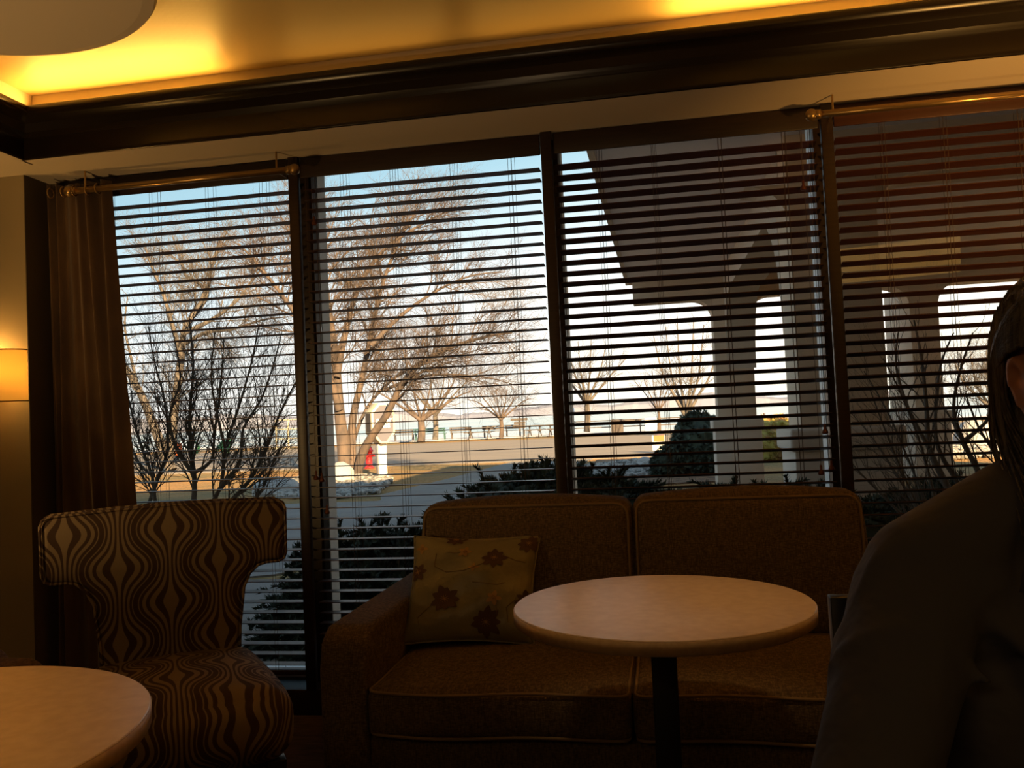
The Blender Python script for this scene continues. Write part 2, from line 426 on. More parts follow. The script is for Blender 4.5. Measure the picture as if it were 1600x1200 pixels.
# crown with cove profile on the soffit edge (depth y outward from room centre = 0)
prof = [(0.000, 0.000), (0.006, -0.003), (0.012, 0.0), (0.014, 0.010)]
for i in range(15):
    q = math.pi/2*i/14
    prof.append((0.014+0.080*(1-math.cos(q)), 0.014+0.118*math.sin(q)))
prof += [(0.100, 0.136), (0.106, 0.146), (0.110, 0.158), (0.108, 0.168), (0.100, 0.172), (0.090, 0.168), (0.086, 0.150), (0.004, 0.060)]
def crown(name, side):
    mb = MB(); n = len(prof)
    R = []
    for (d, z) in prof:
        e = -d     # distance outward of nominal inner line
        if side == 'n': a = (TX0-e, TY1+e-0.055); b = (TX1+e, TY1+e-0.055)
        if side == 's': a = (TX0-e, TY0-e); b = (TX1+e, TY0-e)
        if side == 'w': a = (TX0-e, TY0-e); b = (TX0-e, TY1+e-0.055)
        if side == 'e': a = (TX1+e, TY0-e); b = (TX1+e, TY1+e-0.055)
        R.append(((a[0], a[1], ZS+z), (b[0], b[1], ZS+z)))
    vs = [r[0] for r in R]+[r[1] for r in R]
    fs = [(i, (i+1) % n, n+(i+1) % n, n+i) for i in range(n)]+[tuple(range(n)), tuple(range(2*n-1, n-1, -1))]
    mb.add(vs, fs)
    o = mb.build(name, 'crown', bevel=0.0005, seg=1, angle=50)
    struct(o)
for nm, sd in (('trim_1', 'n'), ('trim_2', 'w'), ('trim_3', 's'), ('trim_4', 'e')): crown(nm, sd)
# walls
struct(MB().box(XL-0.1, -2.540, 3.15, 3.55, 0, ZS).build('wall_north_pier', 'wall'))
w = MB().box(1.70, XR, 3.30, 3.55, 0, ZS).box(-2.540, -2.455, 3.30, 3.55, 0, ZS)
struct(w.build('wall_north', 'wall_dark'))
struct(MB().box(-2.540, -2.536, 3.15, 3.30, 0, ZS).build('wall_north_return', 'wall_dark'))
struct(MB().box(XL-0.1, XL, YB, 3.15, 0, ZS).build('wall_west', 'wall'))
struct(MB().box(XR, XR+0.1, YB, 3.55, 0, ZS).build('wall_east', 'wall'))
struct(MB().box(XL-0.1, XR+0.1, YB-0.1, YB, 0, 2.75).build('wall_south', 'wall'))
struct(MB().box(-2.455, 1.70, 3.27, 3.50, 0.0, 0.10).build('baseboard_north', 'wood_dark', bevel=0.004))
# posts (dark wooden mullions)
PX = [-1.415, -0.386, 0.641, 1.680]
for i, x in enumerate(PX):
    struct(MB().box(x-0.021, x+0.021, 3.262, 3.288, 0.10, ZS).build('trim_%d' % (5+i), 'wood_dark', bevel=0.003))
# windows
OX = [(-2.455, PX[0]), (PX[0], PX[1]), (PX[1], PX[2]), (PX[2], PX[3])]
for i, (a, b) in enumerate(OX):
    wn = sgroup('window_%d' % (i+1), ((a+b)/2, 3.45, 0.10))
    a2 = a+(0 if i == 0 else 0.021); b2 = b-0.021
    fr = MB()
    fr.box(a, a2+0.012, 3.436, 3.52, 0.10, ZS).box(b2-0.012, b, 3.436, 3.52, 0.10, ZS)
    fr.box(a2, b2, 3.436, 3.52, 0.10, 0.13)
    fr.build('window_frame', 'alu', wn)
    MB().box(a, a2+0.010, 3.375, 3.428, 0.10, ZS).box(b2-0.010, b, 3.375, 3.428, 0.10, ZS).build('inner_frame', 'wood_dark', wn)
    MB().box(a2+0.010, b2-0.010, 3.43, 3.434, 0.125, ZS-0.002).build('pane', 'glass', wn)
# facade and roof of the hotel above and beside the window
struct(MB().box(-11, XL-0.1, -12, 3.55, GZ, 6.4).box(XR+0.1, 30, -12, 3.55, GZ, 6.4).box(XL-0.1, XR+0.1, -12, 3.55, 2.76, 6.4).build('wall_exterior', 'stucco_b'))
struct(MB().box(-11, 30, 3.50, 3.55, GZ-0.2, 0.0).build('wall_plinth', 'stucco_b'))

# ================================================================== BLINDS
PITCHZ = 0.0415
lab = ['open brown wooden blind half covered by the curtain, leftmost window',
       'open brown wooden blind over the window with the big bare tree, left of middle',
       'brown wooden blind with tilted slats behind the middle of the sofa, portico edge through it',
       'reddish lit brown wooden blind behind the person, under the right brass rod']
tilt_deg = [0.0, 1.0, 12.0, 12.0]
z_first = [2.098, 2.095, 2.095, 2.098]
for i, (a, b) in enumerate(OX):
    x0 = a+0.012 if i == 0 else a+0.021+0.010
    x1 = b-0.021-0.012
    bl = thing('venetian_blind', lab[i], 'blind', ((x0+x1)/2, 3.32, 0.10), group='wooden blinds along the window wall')
    MB().box(x0-0.004, x1+0.006, 3.275, 3.283, ZW, ZS-0.004).box(x0, x1, 3.29, 3.35, ZW+0.022, ZS-0.01).build('headrail', 'slat' if i == 3 else 'wood_dark', bl, bevel=0.002)  # lamp glow put into colour: rightmost headrail redder, the others darker
    sl = MB(); t = math.radians(tilt_deg[i]); z = z_first[i]; hw = 0.025; th = 0.0015; k = 0
    while z > 0.16:
        yc = 3.318
        jz = random.uniform(-0.0008, 0.0008); jx = random.uniform(-0.002, 0.002)
        vs = []
        for X in (x0+jx, x1+jx):
            for (sy2, sz2) in ((-1, -1), (1, -1), (1, 1), (-1, 1)):
                yy = sy2*hw; zz = sz2*th
                # front edge (low y) higher than the back edge by the tilt
                vs.append((X, yc+yy*math.cos(t)+zz*math.sin(t), z+jz-yy*math.sin(t)+zz*math.cos(t)))
        sl.add(vs, [(0,1,2,3),(7,6,5,4),(0,4,5,1),(1,5,6,2),(2,6,7,3),(3,7,4,0)])
        z -= PITCHZ; k += 1
    sl.build('slats', 'slat', bl)
    zb = z+PITCHZ-0.03
    MB().box(x0, x1, 3.295, 3.343, zb-0.009, zb+0.009).build('bottom_rail', 'slat', bl, bevel=0.003)
    for q in (0.17, 0.385, 0.64, 0.88):
        X = x0+(x1-x0)*q
        lc = MB()
        for (dx, yy) in ((-0.006, 3.2915), (0.006, 3.2915), (0.0, 3.3455), (0.012, 3.3455)):
            lc.tube([(X+dx, yy, zb), (X+dx, yy, ZW+0.02)], 0.0008, 4)
        lc.build('ladder_cord', 'cord', bl)
    # pull cords with turned wooden tassels
    def pull(X, ztop, zend, Y=3.286):
        cd = MB().tube([(X, Y, ztop), (X+0.001, Y, zend+0.03)], 0.0009, 4).build('pull_cord', 'cord', bl)
        MB().lathe([(0.0, 0.036), (0.004, 0.036), (0.005, 0.028), (0.0045, 0.02), (0.009, 0.012), (0.0115, 0.005), (0.009, 0.0), (0.0, 0.0)], (X+0.001, Y, zend), 12).build('tassel', 'tassel', cd, smooth=True)
    if i == 1:
        for (px, py) in ((491, 352), (494, 750), (503, 753), (511, 803)):
            p = atY(px, py, 3.286); pull(p.x, ZW, p.z)
    if i == 2:
        for (px, py) in ((1255, 297), (1289, 678), (1283, 742), (1299, 735)):
            p = atY(px, py, 3.286); pull(p.x, ZW, p.z)
    if i == 0:
        pull(-2.30, ZW, 1.62)

# ================================================================== CURTAIN + RODS
def rod(label, xa, xb, z):
    t = thing('curtain_rod', label, 'curtain rod', ((xa+xb)/2, 3.18, z), group='brass curtain rods')
    MB().tube([(xa, 3.18, z), (xb, 3.18, z)], 0.0125, 16).build('rod', 'brass', t, smooth=True)
    MB().tube([(xa-0.010, 3.18, z), (xa+0.008, 3.18, z)], 0.017, 16).ell((xa-0.024, 3.18, z), (0.022, 0.022, 0.022)).build('finial', 'brass', t, smooth=True)
    MB().tube([(xb-0.008, 3.18, z), (xb+0.010, 3.18, z)], 0.017, 16).ell((xb+0.024, 3.18, z), (0.022, 0.022, 0.022)).build('finial', 'brass', t, smooth=True)
    for X in (xa+0.05, xb-0.05):
        MB().tube([(X, 3.18, z), (X, 3.262, z)], 0.005, 8).tube([(X, 3.18, z+0.012), (X, 3.18, ZS)], 0.004, 8).build('bracket', 'brass', t)
    return t
rod('brass curtain rod with round finial holding the brown curtain at left', -2.33, -1.395, 2.147)
rod('brass curtain rod over the reddish blind at the right end', 0.598, 1.62, 2.160)

def curtain():
    t = thing('curtain', 'brown velvet floor-length curtain gathered beside the left window', 'curtain', (-2.30, 3.19, 0.01))
    n, mz = 190, 40
    folds = [(0.03, 0.018, 0.020), (0.10, 0.026, 0.050), (0.19, 0.026, 0.046), (0.40, 0.075, 0.020), (0.52, 0.045, 0.028), (0.70, 0.050, 0.052), (0.90, 0.060, 0.055)]
    mb = MB()
    for kz in range(mz+1):
        q = kz/mz; z = 2.19-q*2.17
        xr = -2.196 + 0.050*min(1, q*1.6) + 0.03*q
        xl = -2.495
        for i in range(n+1):
            u = i/n; off = 0
            for (c_, w_, a_) in folds:
                cc = c_+0.02*math.sin(q*3+c_*9)
                off += a_*math.exp(-((u-cc)/w_)**2)*(0.85+0.15*math.sin(q*5+c_*20))
            X = xl+(xr-xl)*u
            Y = 3.240-off*1.15
            mb.v.append((X, Y, z))
    for kz in range(mz):
        for i in range(n):
            a = kz*(n+1)+i
            mb.f.append((a, a+1, a+n+2, a+n+1))
    o = mb.build('drape', 'curtain', t, smooth=True)
    s = o.modifiers.new('solid', 'SOLIDIFY'); s.thickness = 0.003
    for X in (-2.44, -2.38, -2.33, -2.27, -2.225):
        g = MB(); g.loop([(X, 3.18+0.02*math.cos(a), 2.147+0.02*math.sin(a)) for a in [2*math.pi*j/14 for j in range(14)]], 0.003, 6)
        g.build('grommet', 'brass', t, smooth=True)
curtain()

# ================================================================== SCONCE + CEILING DISCS
def sconce(label, x, y, z0, z1, wdt, dep, face=-1, axis='y', power=3.0):
    t = thing('wall_sconce', label, 'wall lamp', (x, y, z0))
    out = []
    for k in range(25):
        q = math.pi*k/24
        ex, ey = math.cos(q)*wdt, math.sin(q)*dep*face
        out.append((x+ex, y+ey) if axis == 'y' else (x+ey, y+ex))
    mb = MB(); n = len(out)
    for z in (z0, z1):
        for p in out: mb.v.append((p[0], p[1], z))
    for i in range(n-1): mb.f.append((i, i+1, n+i+1, n+i))
    o = mb.build('lamp_shade', 'shade', t, smooth=True)
    s = o.modifiers.new('solid', 'SOLIDIFY'); s.thickness = 0.002
    for z in (z0, z1):
        MB().tube([(p[0], p[1], z) for p in out], 0.003, 6).build('shade_rim', 'brass', t)
    cx, cy2 = (x, y+face*dep*0.5) if axis == 'y' else (x+face*dep*0.5, y)
    MB().box(*( (x-0.05, x+0.05, min(y, y+face*0.015), max(y, y+face*0.015)) if axis == 'y' else (min(x, x+face*0.015), max(x, x+face*0.015), y-0.05, y+0.05)), z0+0.03, z1-0.03).build('back_plate', 'brass', t, bevel=0.003)
    MB().ell((cx, cy2, (z0+z1)/2-0.02), (0.022, 0.022, 0.03)).build('bulb', emis('bulb', (1, 0.6, 0.2), 6), t, smooth=True)
    d = bpy.data.lights.new('sconce_light', 'POINT'); d.energy = power; d.color = (1, 0.55, 0.14); d.shadow_soft_size = 0.035
    for zz in ((z0+z1)/2+0.05,):
        l_ = bpy.data.objects.new('sconce_light', d); COL.objects.link(l_); l_.location = (cx, cy2, zz)
sconce('glowing amber half-round wall lamp on the pier left of the curtain', -2.705, 3.148, 1.294, 1.503, 0.165, 0.105, -1, 'y', 3.8)
sconce('glowing amber wall lamp on the wall right of the windows', 1.98, 3.298, 1.30, 1.51, 0.16, 0.10, -1, 'y', 3.5)
for (cx_, lb) in ((-1.793, 'large round flat ceiling disc with amber glow round its edge, top left corner'),):
    t = thing('ceiling_disc', lb, 'ceiling light', (cx_, 1.91, 2.35))
    MB().lathe([(0, 0), (0.50, 0), (0.532, 0.006), (0.54, 0.016), (0.54, 0.035), (0.53, 0.042), (0, 0.042)], (cx_, 1.91, 2.35), 96).build('disc', 'soffit', t, smooth=False, bevel=0)
    MB().tube([(cx_, 1.91, 2.39), (cx_, 1.91, 2.50)], 0.03, 16).build('stem', 'brass', t)

# ================================================================== CAFE TABLES
def cafe_table(label, x, y, r, sq):
    t = thing('cafe_table', label, 'table', (x, y, 0), group='round cafe tables')
    MB().lathe([(0, 0.740), (r-0.0015, 0.740), (r, 0.7385), (r, 0.714), (r-0.002, 0.712), (0, 0.712)], (x, y, 0), 128).build('tabletop', 'table', t, smooth=False)
    MB().lathe([(r, 0.7375), (r+0.0012, 0.7372), (r+0.0012, 0.7145), (r, 0.714)], (x, y, 0), 128).build('edge_band', 'table_edge', t, smooth=True)
    if sq: MB().box(x-0.026, x+0.026, y-0.026, y+0.026, 0.03, 0.712).build('pedestal', 'black', t, bevel=0.003)
    else: MB().tube([(x, y, 0.02), (x, y, 0.712)], 0.035, 24).build('pedestal', 'black', t, smooth=True)
    MB().box(x-0.12, x+0.12, y-0.12, y+0.12, 0.700, 0.712).build('mounting_plate', 'black', t)
    MB().lathe([(0, 0.0), (0.22, 0.0), (0.225, 0.008), (0.2, 0.016), (0.06, 0.032), (0.04, 0.06), (0, 0.06)], (x, y, 0), 48).build('base', 'black', t, smooth=True)
cafe_table('round cream-topped cafe table on a black post in front of the sofa', -0.022, 1.845, 0.307, True)
cafe_table('round tan-topped cafe table in the lower left corner before the patterned chair', -1.092, 1.005, 0.372, False)

# ================================================================== SOFA
def cushion(mb, x0, x1, y0, y1, z0, z1, r=0.03, nx=22, ny=16, puff=0.012, lean=0.0):
    """closed rounded-box cushion with slight crown"""
    bx = MB()
    N = 14
    cx, cy3, cz = (x0+x1)/2, (y0+y1)/2, (z0+z1)/2
    hx, hy, hz = (x1-x0)/2, (y1-y0)/2, (z1-z0)/2
    def shape(p):
        # p in [-1,1]^3 surface of cube -> rounded box
        q = Vector((p[0]*hx, p[1]*hy, p[2]*hz))
        inner = Vector((max(-hx+r, min(hx-r, q.x)), max(-hy+r, min(hy-r, q.y)), max(-hz+r, min(hz-r, q.z))))
        d = q-inner
        if d.length > 1e-9: q = inner+d.normalized()*r*min(1, d.length/r if d.length < r else 1)
        fx = 1-p[0]**2; fy = 1-p[1]**2; fz = 1-p[2]**2
        q.x += puff*p[0]*fy*fz*(1 if abs(p[0]) > 0.99 else 0)
        q.y += puff*p[1]*fx*fz*(1.4 if abs(p[1]) > 0.99 else 0)
        q.z += puff*p[2]*fx*fy*(1.4 if abs(p[2]) > 0.99 else 0)
        q.y += lean*(q.z+hz)
        return (q.x+cx, q.y+cy3, q.z+cz)
    def lin(n): return [-1+2*i/n for i in range(n+1)]
    def dense(h, n):
        # samples dense near ends
        k = min(0.9, 2*r/(2*h))
        a = [-1+k*i/4 for i in range(5)]
        m2 = [-1+k+(2-2*k)*i/n for i in range(1, n)]
        b = [1-k+k*i/4 for i in range(5)]
        return a+m2+b
    ux, uy, uz = dense(hx, 10), dense(hy, 8), dense(hz, 5)
    def face(A, B, fn):
        k = len(mb.v); na, nb = len(A), len(B)
        for a in A:
            for b in B: mb.v.append(shape(fn(a, b)))
        for i in range(na-1):
            for j in range(nb-1):
                mb.f.append((k+i*nb+j, k+i*nb+j+1, k+(i+1)*nb+j+1, k+(i+1)*nb+j))
    face(ux, uy, lambda a, b: (a, b, 1)); face(ux, uy, lambda a, b: (a, b, -1))
    face(ux, uz, lambda a, b: (a, -1, b)); face(ux, uz, lambda a, b: (a, 1, b))
    face(uy, uz, lambda a, b: (-1, a, b)); face(uy, uz, lambda a, b: (1, a, b))
    return shape
def weld(o, d=1e-4):
    bm = bmesh.new(); bm.from_mesh(o.data)
    bmesh.ops.remove_doubles(bm, verts=bm.verts, dist=d)
    bmesh.ops.recalc_face_normals(bm, faces=bm.faces)
    bm.to_mesh(o.data); bm.free()
    for p in o.data.polygons: p.use_smooth = True
def rect_loop(pts4, rc=0.03, n=4):
    """rounded closed loop through 4 corners (3D)"""
    out = []
    P = [P3(p) for p in pts4]
    for i in range(4):
        a, b, c_ = P[i-1], P[i], P[(i+1) % 4]
        d1 = (a-b).normalized(); d2 = (c_-b).normalized()
        for k in range(n+1):
            t = k/n
            p = (b+d1*rc)*(1-t)**2+b*2*t*(1-t)+(b+d2*rc)*t*t
            out.append(p)
    res = []
    for i in range(len(out)):
        a, b = out[i], out[(i+1) % len(out)]
        res.append(a)
        L = (b-a).length
        if L > 0.1:
            for k in range(1, int(L/0.05)): res.append(a+(b-a)*k/int(L/0.05))
    return res
def sofa():
    x0, x1 = -0.920, 0.710; ai0, ai1 = -0.790, 0.580; mid = -0.108
    S = thing('sofa', 'two-seat brown tweed sofa with piped cushions under the windows', 'sofa', ((x0+x1)/2, 2.6, 0))
    MB().box(x0+0.01, x1-0.01, 2.19, 3.04, 0.09, 0.325).build('base_frame', 'sofa', S, bevel=0.012, seg=3)
    MB().box(ai0+0.03, ai1-0.03, 2.93, 3.06, 0.09, 0.77).build('back_frame', 'sofa', S, bevel=0.03, seg=4)
    for (a, b) in ((x0, ai0), (ai1, x1)):
        # arm: level top, softly rolled front
        MB().prism([(2.175, 0.09), (2.168, 0.50), (2.19, 0.575), (2.24, 0.603), (3.02, 0.603), (3.05, 0.58), (3.05, 0.09)], a, b, 'x').build('arm', 'sofa', S, bevel=0.024, seg=4, angle=25)
    for (a, b) in ((ai0+0.004, mid-0.003), (mid+0.003, ai1-0.004)):
        mb = MB(); cushion(mb, a, b, 2.150, 2.83, 0.330, 0.458, r=0.028, puff=0.010)
        o = mb.build('seat_cushion', 'sofa', S, smooth=True); weld(o)
        pp = MB()
        for z in (0.449, 0.342):
            lp = rect_loop([(a+0.006, 2.153, z), (b-0.006, 2.153, z), (b-0.006, 2.82, z), (a+0.006, 2.82, z)], 0.03)
            lp = [Vector((p.x, p.y-(0.010*(1-((p.x-(a+b)/2)/((b-a)/2))**2) if p.y < 2.2 else 0), p.z+(0.004*math.sin(p.x*13) if p.y < 2.2 else 0))) for p in lp]
            pp.loop(lp, 0.0042, 8)
        pp.build('piping', 'piping', o, smooth=True)
    for (a, b, zt) in ((ai0+0.004, mid-0.006, 0.862), (mid+0.004, ai1-0.004, 0.868)):
        mb = MB(); cushion(mb, a, b, 2.66, 2.83, 0.455, zt, r=0.035, puff=0.016, lean=0.20)
        o = mb.build('back_cushion', 'sofa', S, smooth=True); weld(o)
        pp = MB(); h = zt-0.455
        for yy in (2.668, 2.822):
            def L(z): return yy+0.20*(z-0.455)
            lp = rect_loop([(a+0.008, L(0.464), 0.464), (b-0.008, L(0.464), 0.464), (b-0.008, L(zt-0.008), zt-0.008), (a+0.008, L(zt-0.008), zt-0.008)], 0.045)
            pp.loop(lp, 0.0045, 8)
        pp.build('piping', 'piping', o, smooth=True)
    for X in (x0+0.06, x1-0.06):
        for Y in (2.25, 2.98):
            MB().tube([(X, Y, 0), (X, Y, 0.10)], [0.018, 0.026], 12).build('leg', 'wood_dark', S)
sofa()

# ================================================================== PILLOW
def pillow():
    # local frame: u across, v up, w thickness; leaning back on the cushion
    c0 = Vector((-0.606, 2.53, 0.470))       # bottom centre
    eu = Vector((0.995, 0.07, -0.02)).normalized()
    ev = Vector((0.03, 0.50, 0.88)).normalized()
    ew = eu.cross(ev).normalized()           # towards camera
    if ew.y > 0: ew = -ew
    H = 0.345; Wd = 0.405; n = 40
    T = thing('throw_pillow', 'cream satin throw pillow with embroidered brown flowers on the sofa', 'pillow', tuple(c0))
    def pos(u, v, side):
        # u,v in [-1,1]
        pinch = 1-0.075*(1-u*u)*abs(v)**2 if True else 1
        pu = u*(1-0.085*(1-v*v)); pv = v*(1-0.085*(1-u*u))
        th = 0.062*((1-abs(u)**2.2)*(1-abs(v)**2.2))**0.55
        th *= 1+0.10*math.sin(5*u+3*v)+0.06*math.sin(9*v-4*u)
        return c0+eu*(pu*Wd/2)+ev*((pv+1)/2*H)+ew*(th*side+0.002)
    mb = MB()
    for sd in (1, -1):
        k = len(mb.v)
        for i in range(n+1):
            for j in range(n+1): mb.v.append(tuple(pos(-1+2*i/n, -1+2*j/n, sd)))
        for i in range(n):
            for j in range(n):
                a = k+i*(n+1)+j
                mb.f.append((a, a+1, a+n+2, a+n+1))
    o = mb.build('pillow_cover', 'satin', T, smooth=True); weld(o)
    pp = MB(); ed = []
    for q in range(40): ed.append((-1+q/20, -1))
    for q in range(40): ed.append((1, -1+q/20))
    for q in range(40): ed.append((1-q/20, 1))
    for q in range(40): ed.append((-1, 1-q/20))
    pp.loop([pos(u, v, 0) for u, v in ed], 0.0028, 8)
    pp.build('piping', 'satin', T, smooth=True)
    def flower(u0, v0, s, npet, mtl, rng):
        f = MB()
        for k in range(npet):
            a = 2*math.pi*k/npet+rng.uniform(-0.15, 0.15)
            L = s*rng.uniform(0.8, 1.1); wd = s*0.52
            base = []
            for q in range(9):
                t = q/8; ww = wd*math.sin(math.pi*min(1, t*0.95+0.05))**0.8*(1 if t < 0.99 else 0)
                for sg in (-1, 1):
                    u = u0+(math.cos(a)*L*t-math.sin(a)*sg*ww*0.5); v = v0+(math.sin(a)*L*t+math.cos(a)*sg*ww*0.5)
                    u = max(-0.99, min(0.99, u)); v = max(-0.99, min(0.99, v))
                    base.append(tuple(pos(u, v, 1)+ew*(0.0012+0.0003*k)))
            kk = len(f.v); f.v.extend(base)
            for q in range(8): f.f.append((kk+2*q, kk+2*q+1, kk+2*q+3, kk+2*q+2))
            # outline thread
        o2 = f.build('embroidered_flower', mtl, T)
        ce = MB()
        for k in range(10):
            a = 2*math.pi*k/10
            ce.tube([pos(u0, v0, 1)+ew*0.004, pos(max(-.99, min(.99, u0+math.cos(a)*s*0.28)), max(-.99, min(.99, v0+math.sin(a)*s*0.28)), 1)+ew*0.004], 0.0007, 4)
        ce.build('flower_centre', 'embroid_l', o2)
    rng = random.Random(3)
    flower(-0.38, -0.30, 0.26, 9, 'embroid', rng)
    flower(0.36, 0.50, 0.22, 8, 'embroid', rng)
    flower(0.86, 0.80, 0.20, 8, 'embroid', rng)
    flower(-0.30, 0.93, 0.18, 7, 'embroid', rng)
    flower(0.93, -0.28, 0.20, 7, 'embroid', rng)
    flower(0.30, -0.72, 0.26, 9, 'embroid', rng)
    flower(-0.9, 0.25, 0.18, 6, 'embroid', rng)
    flower(0.42, -0.30, 0.15, 5, 'embroid_l', rng)
    flower(-0.12, 0.62, 0.13, 5, 'embroid_l', rng)
    flower(0.05, 0.28, 0.10, 4, 'embroid_l', rng)
    flower(-0.86, 0.72, 0.12, 4, 'embroid_l', rng)
    vn = MB()
    for pts in ([(-0.6, 0.6), (-0.62, 0.35), (-0.4, 0.22), (-0.1, 0.22), (0.1, 0.3), (0.3, 0.42)],
                [(0.42, -0.3), (0.48, -0.5), (0.42, -0.62)], [(0.65, -0.7), (0.62, -0.45), (0.75, -0.3), (0.9, -0.28)],
                [(-0.7, -0.85), (-0.78, -0.6), (-0.6, -0.42), (-0.45, -0.35)], [(0.5, 0.55), (0.7, 0.45), (0.9, 0.42)],
                [(-0.12, 0.62), (-0.3, 0.6), (-0.45, 0.63)], [(0.05, 0.0), (0.25, -0.02), (0.45, -0.05), (0.6, 0.02)]):
        P = []
        for i in range(len(pts)-1):
            for k in range(6):
                t = k/6; P.append((pts[i][0]*(1-t)+pts[i+1][0]*t, pts[i][1]*(1-t)+pts[i+1][1]*t))
        vn.tube([pos(u, v, 1)+ew*0.001 for u, v in P], 0.0011, 4)
    vn.build('embroidered_vines', 'embroid_v', T)
pillow()

# ================================================================== PATTERNED CHAIR
def pattern_chair():
    ang = math.atan2(0.545, 0.84)
    T = thing('slipper_chair', 'armless chair in brown and tan lens-stripe fabric with a T-shaped back', 'chair', (-1.475, 2.40, 0), ang)
    # local: x across, -y forward
    def outline():
        pts = []
        hw_b, hw_n, hw_t = 0.185, 0.215, 0.335
        z0, z1, z2, z3 = 0.40, 0.705, 0.745, 0.915
        right = [(hw_b, z0), (hw_b+0.008, 0.55), (hw_n-0.008, 0.66), (hw_n+0.01, 0.70), (hw_n+0.035, 0.722), (hw_n+0.06, 0.728), (hw_t-0.022, 0.728), (hw_t-0.006, 0.736), (hw_t, 0.752),
                 (hw_t+0.002, 0.89), (hw_t-0.005, 0.908), (hw_t-0.02, 0.915), (0.15, 0.922), (0.0, 0.925)]
        left = [(-x, z) for (x, z) in reversed(right[:-1])]
        return right+left
    o = MB().prism(outline(), -0.045, 0.045, 'y').build('backrest', 'ogee_back', T, local=True, bevel=0.020, seg=4, angle=50)
    # gentle curve: wings come forward
    me = o.data
    bm = bmesh.new(); bm.from_mesh(me)
    bmesh.ops.recalc_face_normals(bm, faces=bm.faces)
    bm.to_mesh(me); bm.free()
    mb = MB(); cushion(mb, -0.265, 0.265, -0.545, 0.02, 0.295, 0.478, r=0.060, puff=0.022)
    s = mb.build('seat', 'ogee_seat', T, local=True, smooth=True); weld(s)
    for v in s.data.vertices:
        # wider at the front, rounder nose
        f = (-v.co.y)/0.545
        v.co.x *= 0.90+0.12*max(0, min(1, f))
    mb = MB().box(-0.225, 0.225, -0.50, 0.01, 0.275, 0.31)
    mb.build('seat_rail', 'black', T, local=True, bevel=0.02, seg=3)
    pp = MB()
    for yy in (-0.044, 0.044):
        pp.tube([(x*1.0, yy, z) for (x, z) in outline()], 0.004, 6)
    pp.build('piping', 'ogee_back', T, local=True, smooth=True)
    for (x, y) in ((0.225, -0.50), (-0.225, -0.50)):
        MB().add([(x-0.024, y-0.024, 0.30), (x+0.024, y-0.024, 0.30), (x+0.024, y+0.024, 0.30), (x-0.024, y+0.024, 0.30), (x-0.016, y-0.018, 0), (x+0.016, y-0.018, 0), (x+0.016, y+0.014, 0), (x-0.016, y+0.014, 0)],
            [(3,2,1,0),(4,5,6,7),(0,1,5,4),(1,2,6,5),(2,3,7,6),(3,0,4,7)]).build('leg', 'black', T, local=True, bevel=0.002)
    for (x, y) in ((0.165, -0.06), (-0.165, -0.06)):
        MB().add([(x-0.022, y-0.022, 0.30), (x+0.022, y-0.022, 0.30), (x+0.022, y+0.022, 0.30), (x-0.022, y+0.022, 0.30), (x-0.016, y+0.03, 0), (x+0.016, y+0.03, 0), (x+0.016, y+0.06, 0), (x-0.016, y+0.06, 0)],
            [(3,2,1,0),(4,5,6,7),(0,1,5,4),(1,2,6,5),(2,3,7,6),(3,0,4,7)]).build('leg', 'black', T, local=True, bevel=0.002)
pattern_chair()

# low lounge chair at the far left, its padded arm just clearing the table
def lounge_chair():
    T = thing('lounge_chair', 'brown upholstered lounge chair, only its padded arm shows above the left table', 'chair', (-2.05, 1.85, 0))
    mb = MB(); cushion(mb, -1.78, -1.575, 1.50, 2.10, 0.30, 0.575, r=0.05, puff=0.006); o = mb.build('arm', 'brown_uph', T, smooth=True); weld(o)
    mb = MB(); cushion(mb, -2.52, -2.315, 1.50, 2.10, 0.30, 0.575, r=0.05, puff=0.006); o = mb.build('arm', 'brown_uph', T, smooth=True); weld(o)
    mb = MB(); cushion(mb, -2.31, -1.785, 1.46, 2.05, 0.28, 0.44, r=0.04, puff=0.02); o = mb.build('seat', 'brown_uph', T, smooth=True); weld(o)
    mb = MB(); cushion(mb, -2.50, -1.80, 2.08, 2.24, 0.16, 0.565, r=0.05, puff=0.01); o = mb.build('backrest', 'brown_uph', T, smooth=True); weld(o)
    MB().box(-2.50, -1.60, 1.50, 2.20, 0.13, 0.30).build('base_frame', 'brown_uph', T, bevel=0.01)
    T_all = T
    for X in (-2.45, -1.65):
        for Y in (1.55, 2.15): MB().tube([(X, Y, 0), (X, Y, 0.135)], [0.014, 0.02], 10).build('leg', 'black', T)
    T.location = (T.location.x-0.02, T.location.y-0.05, 0)
lounge_chair()

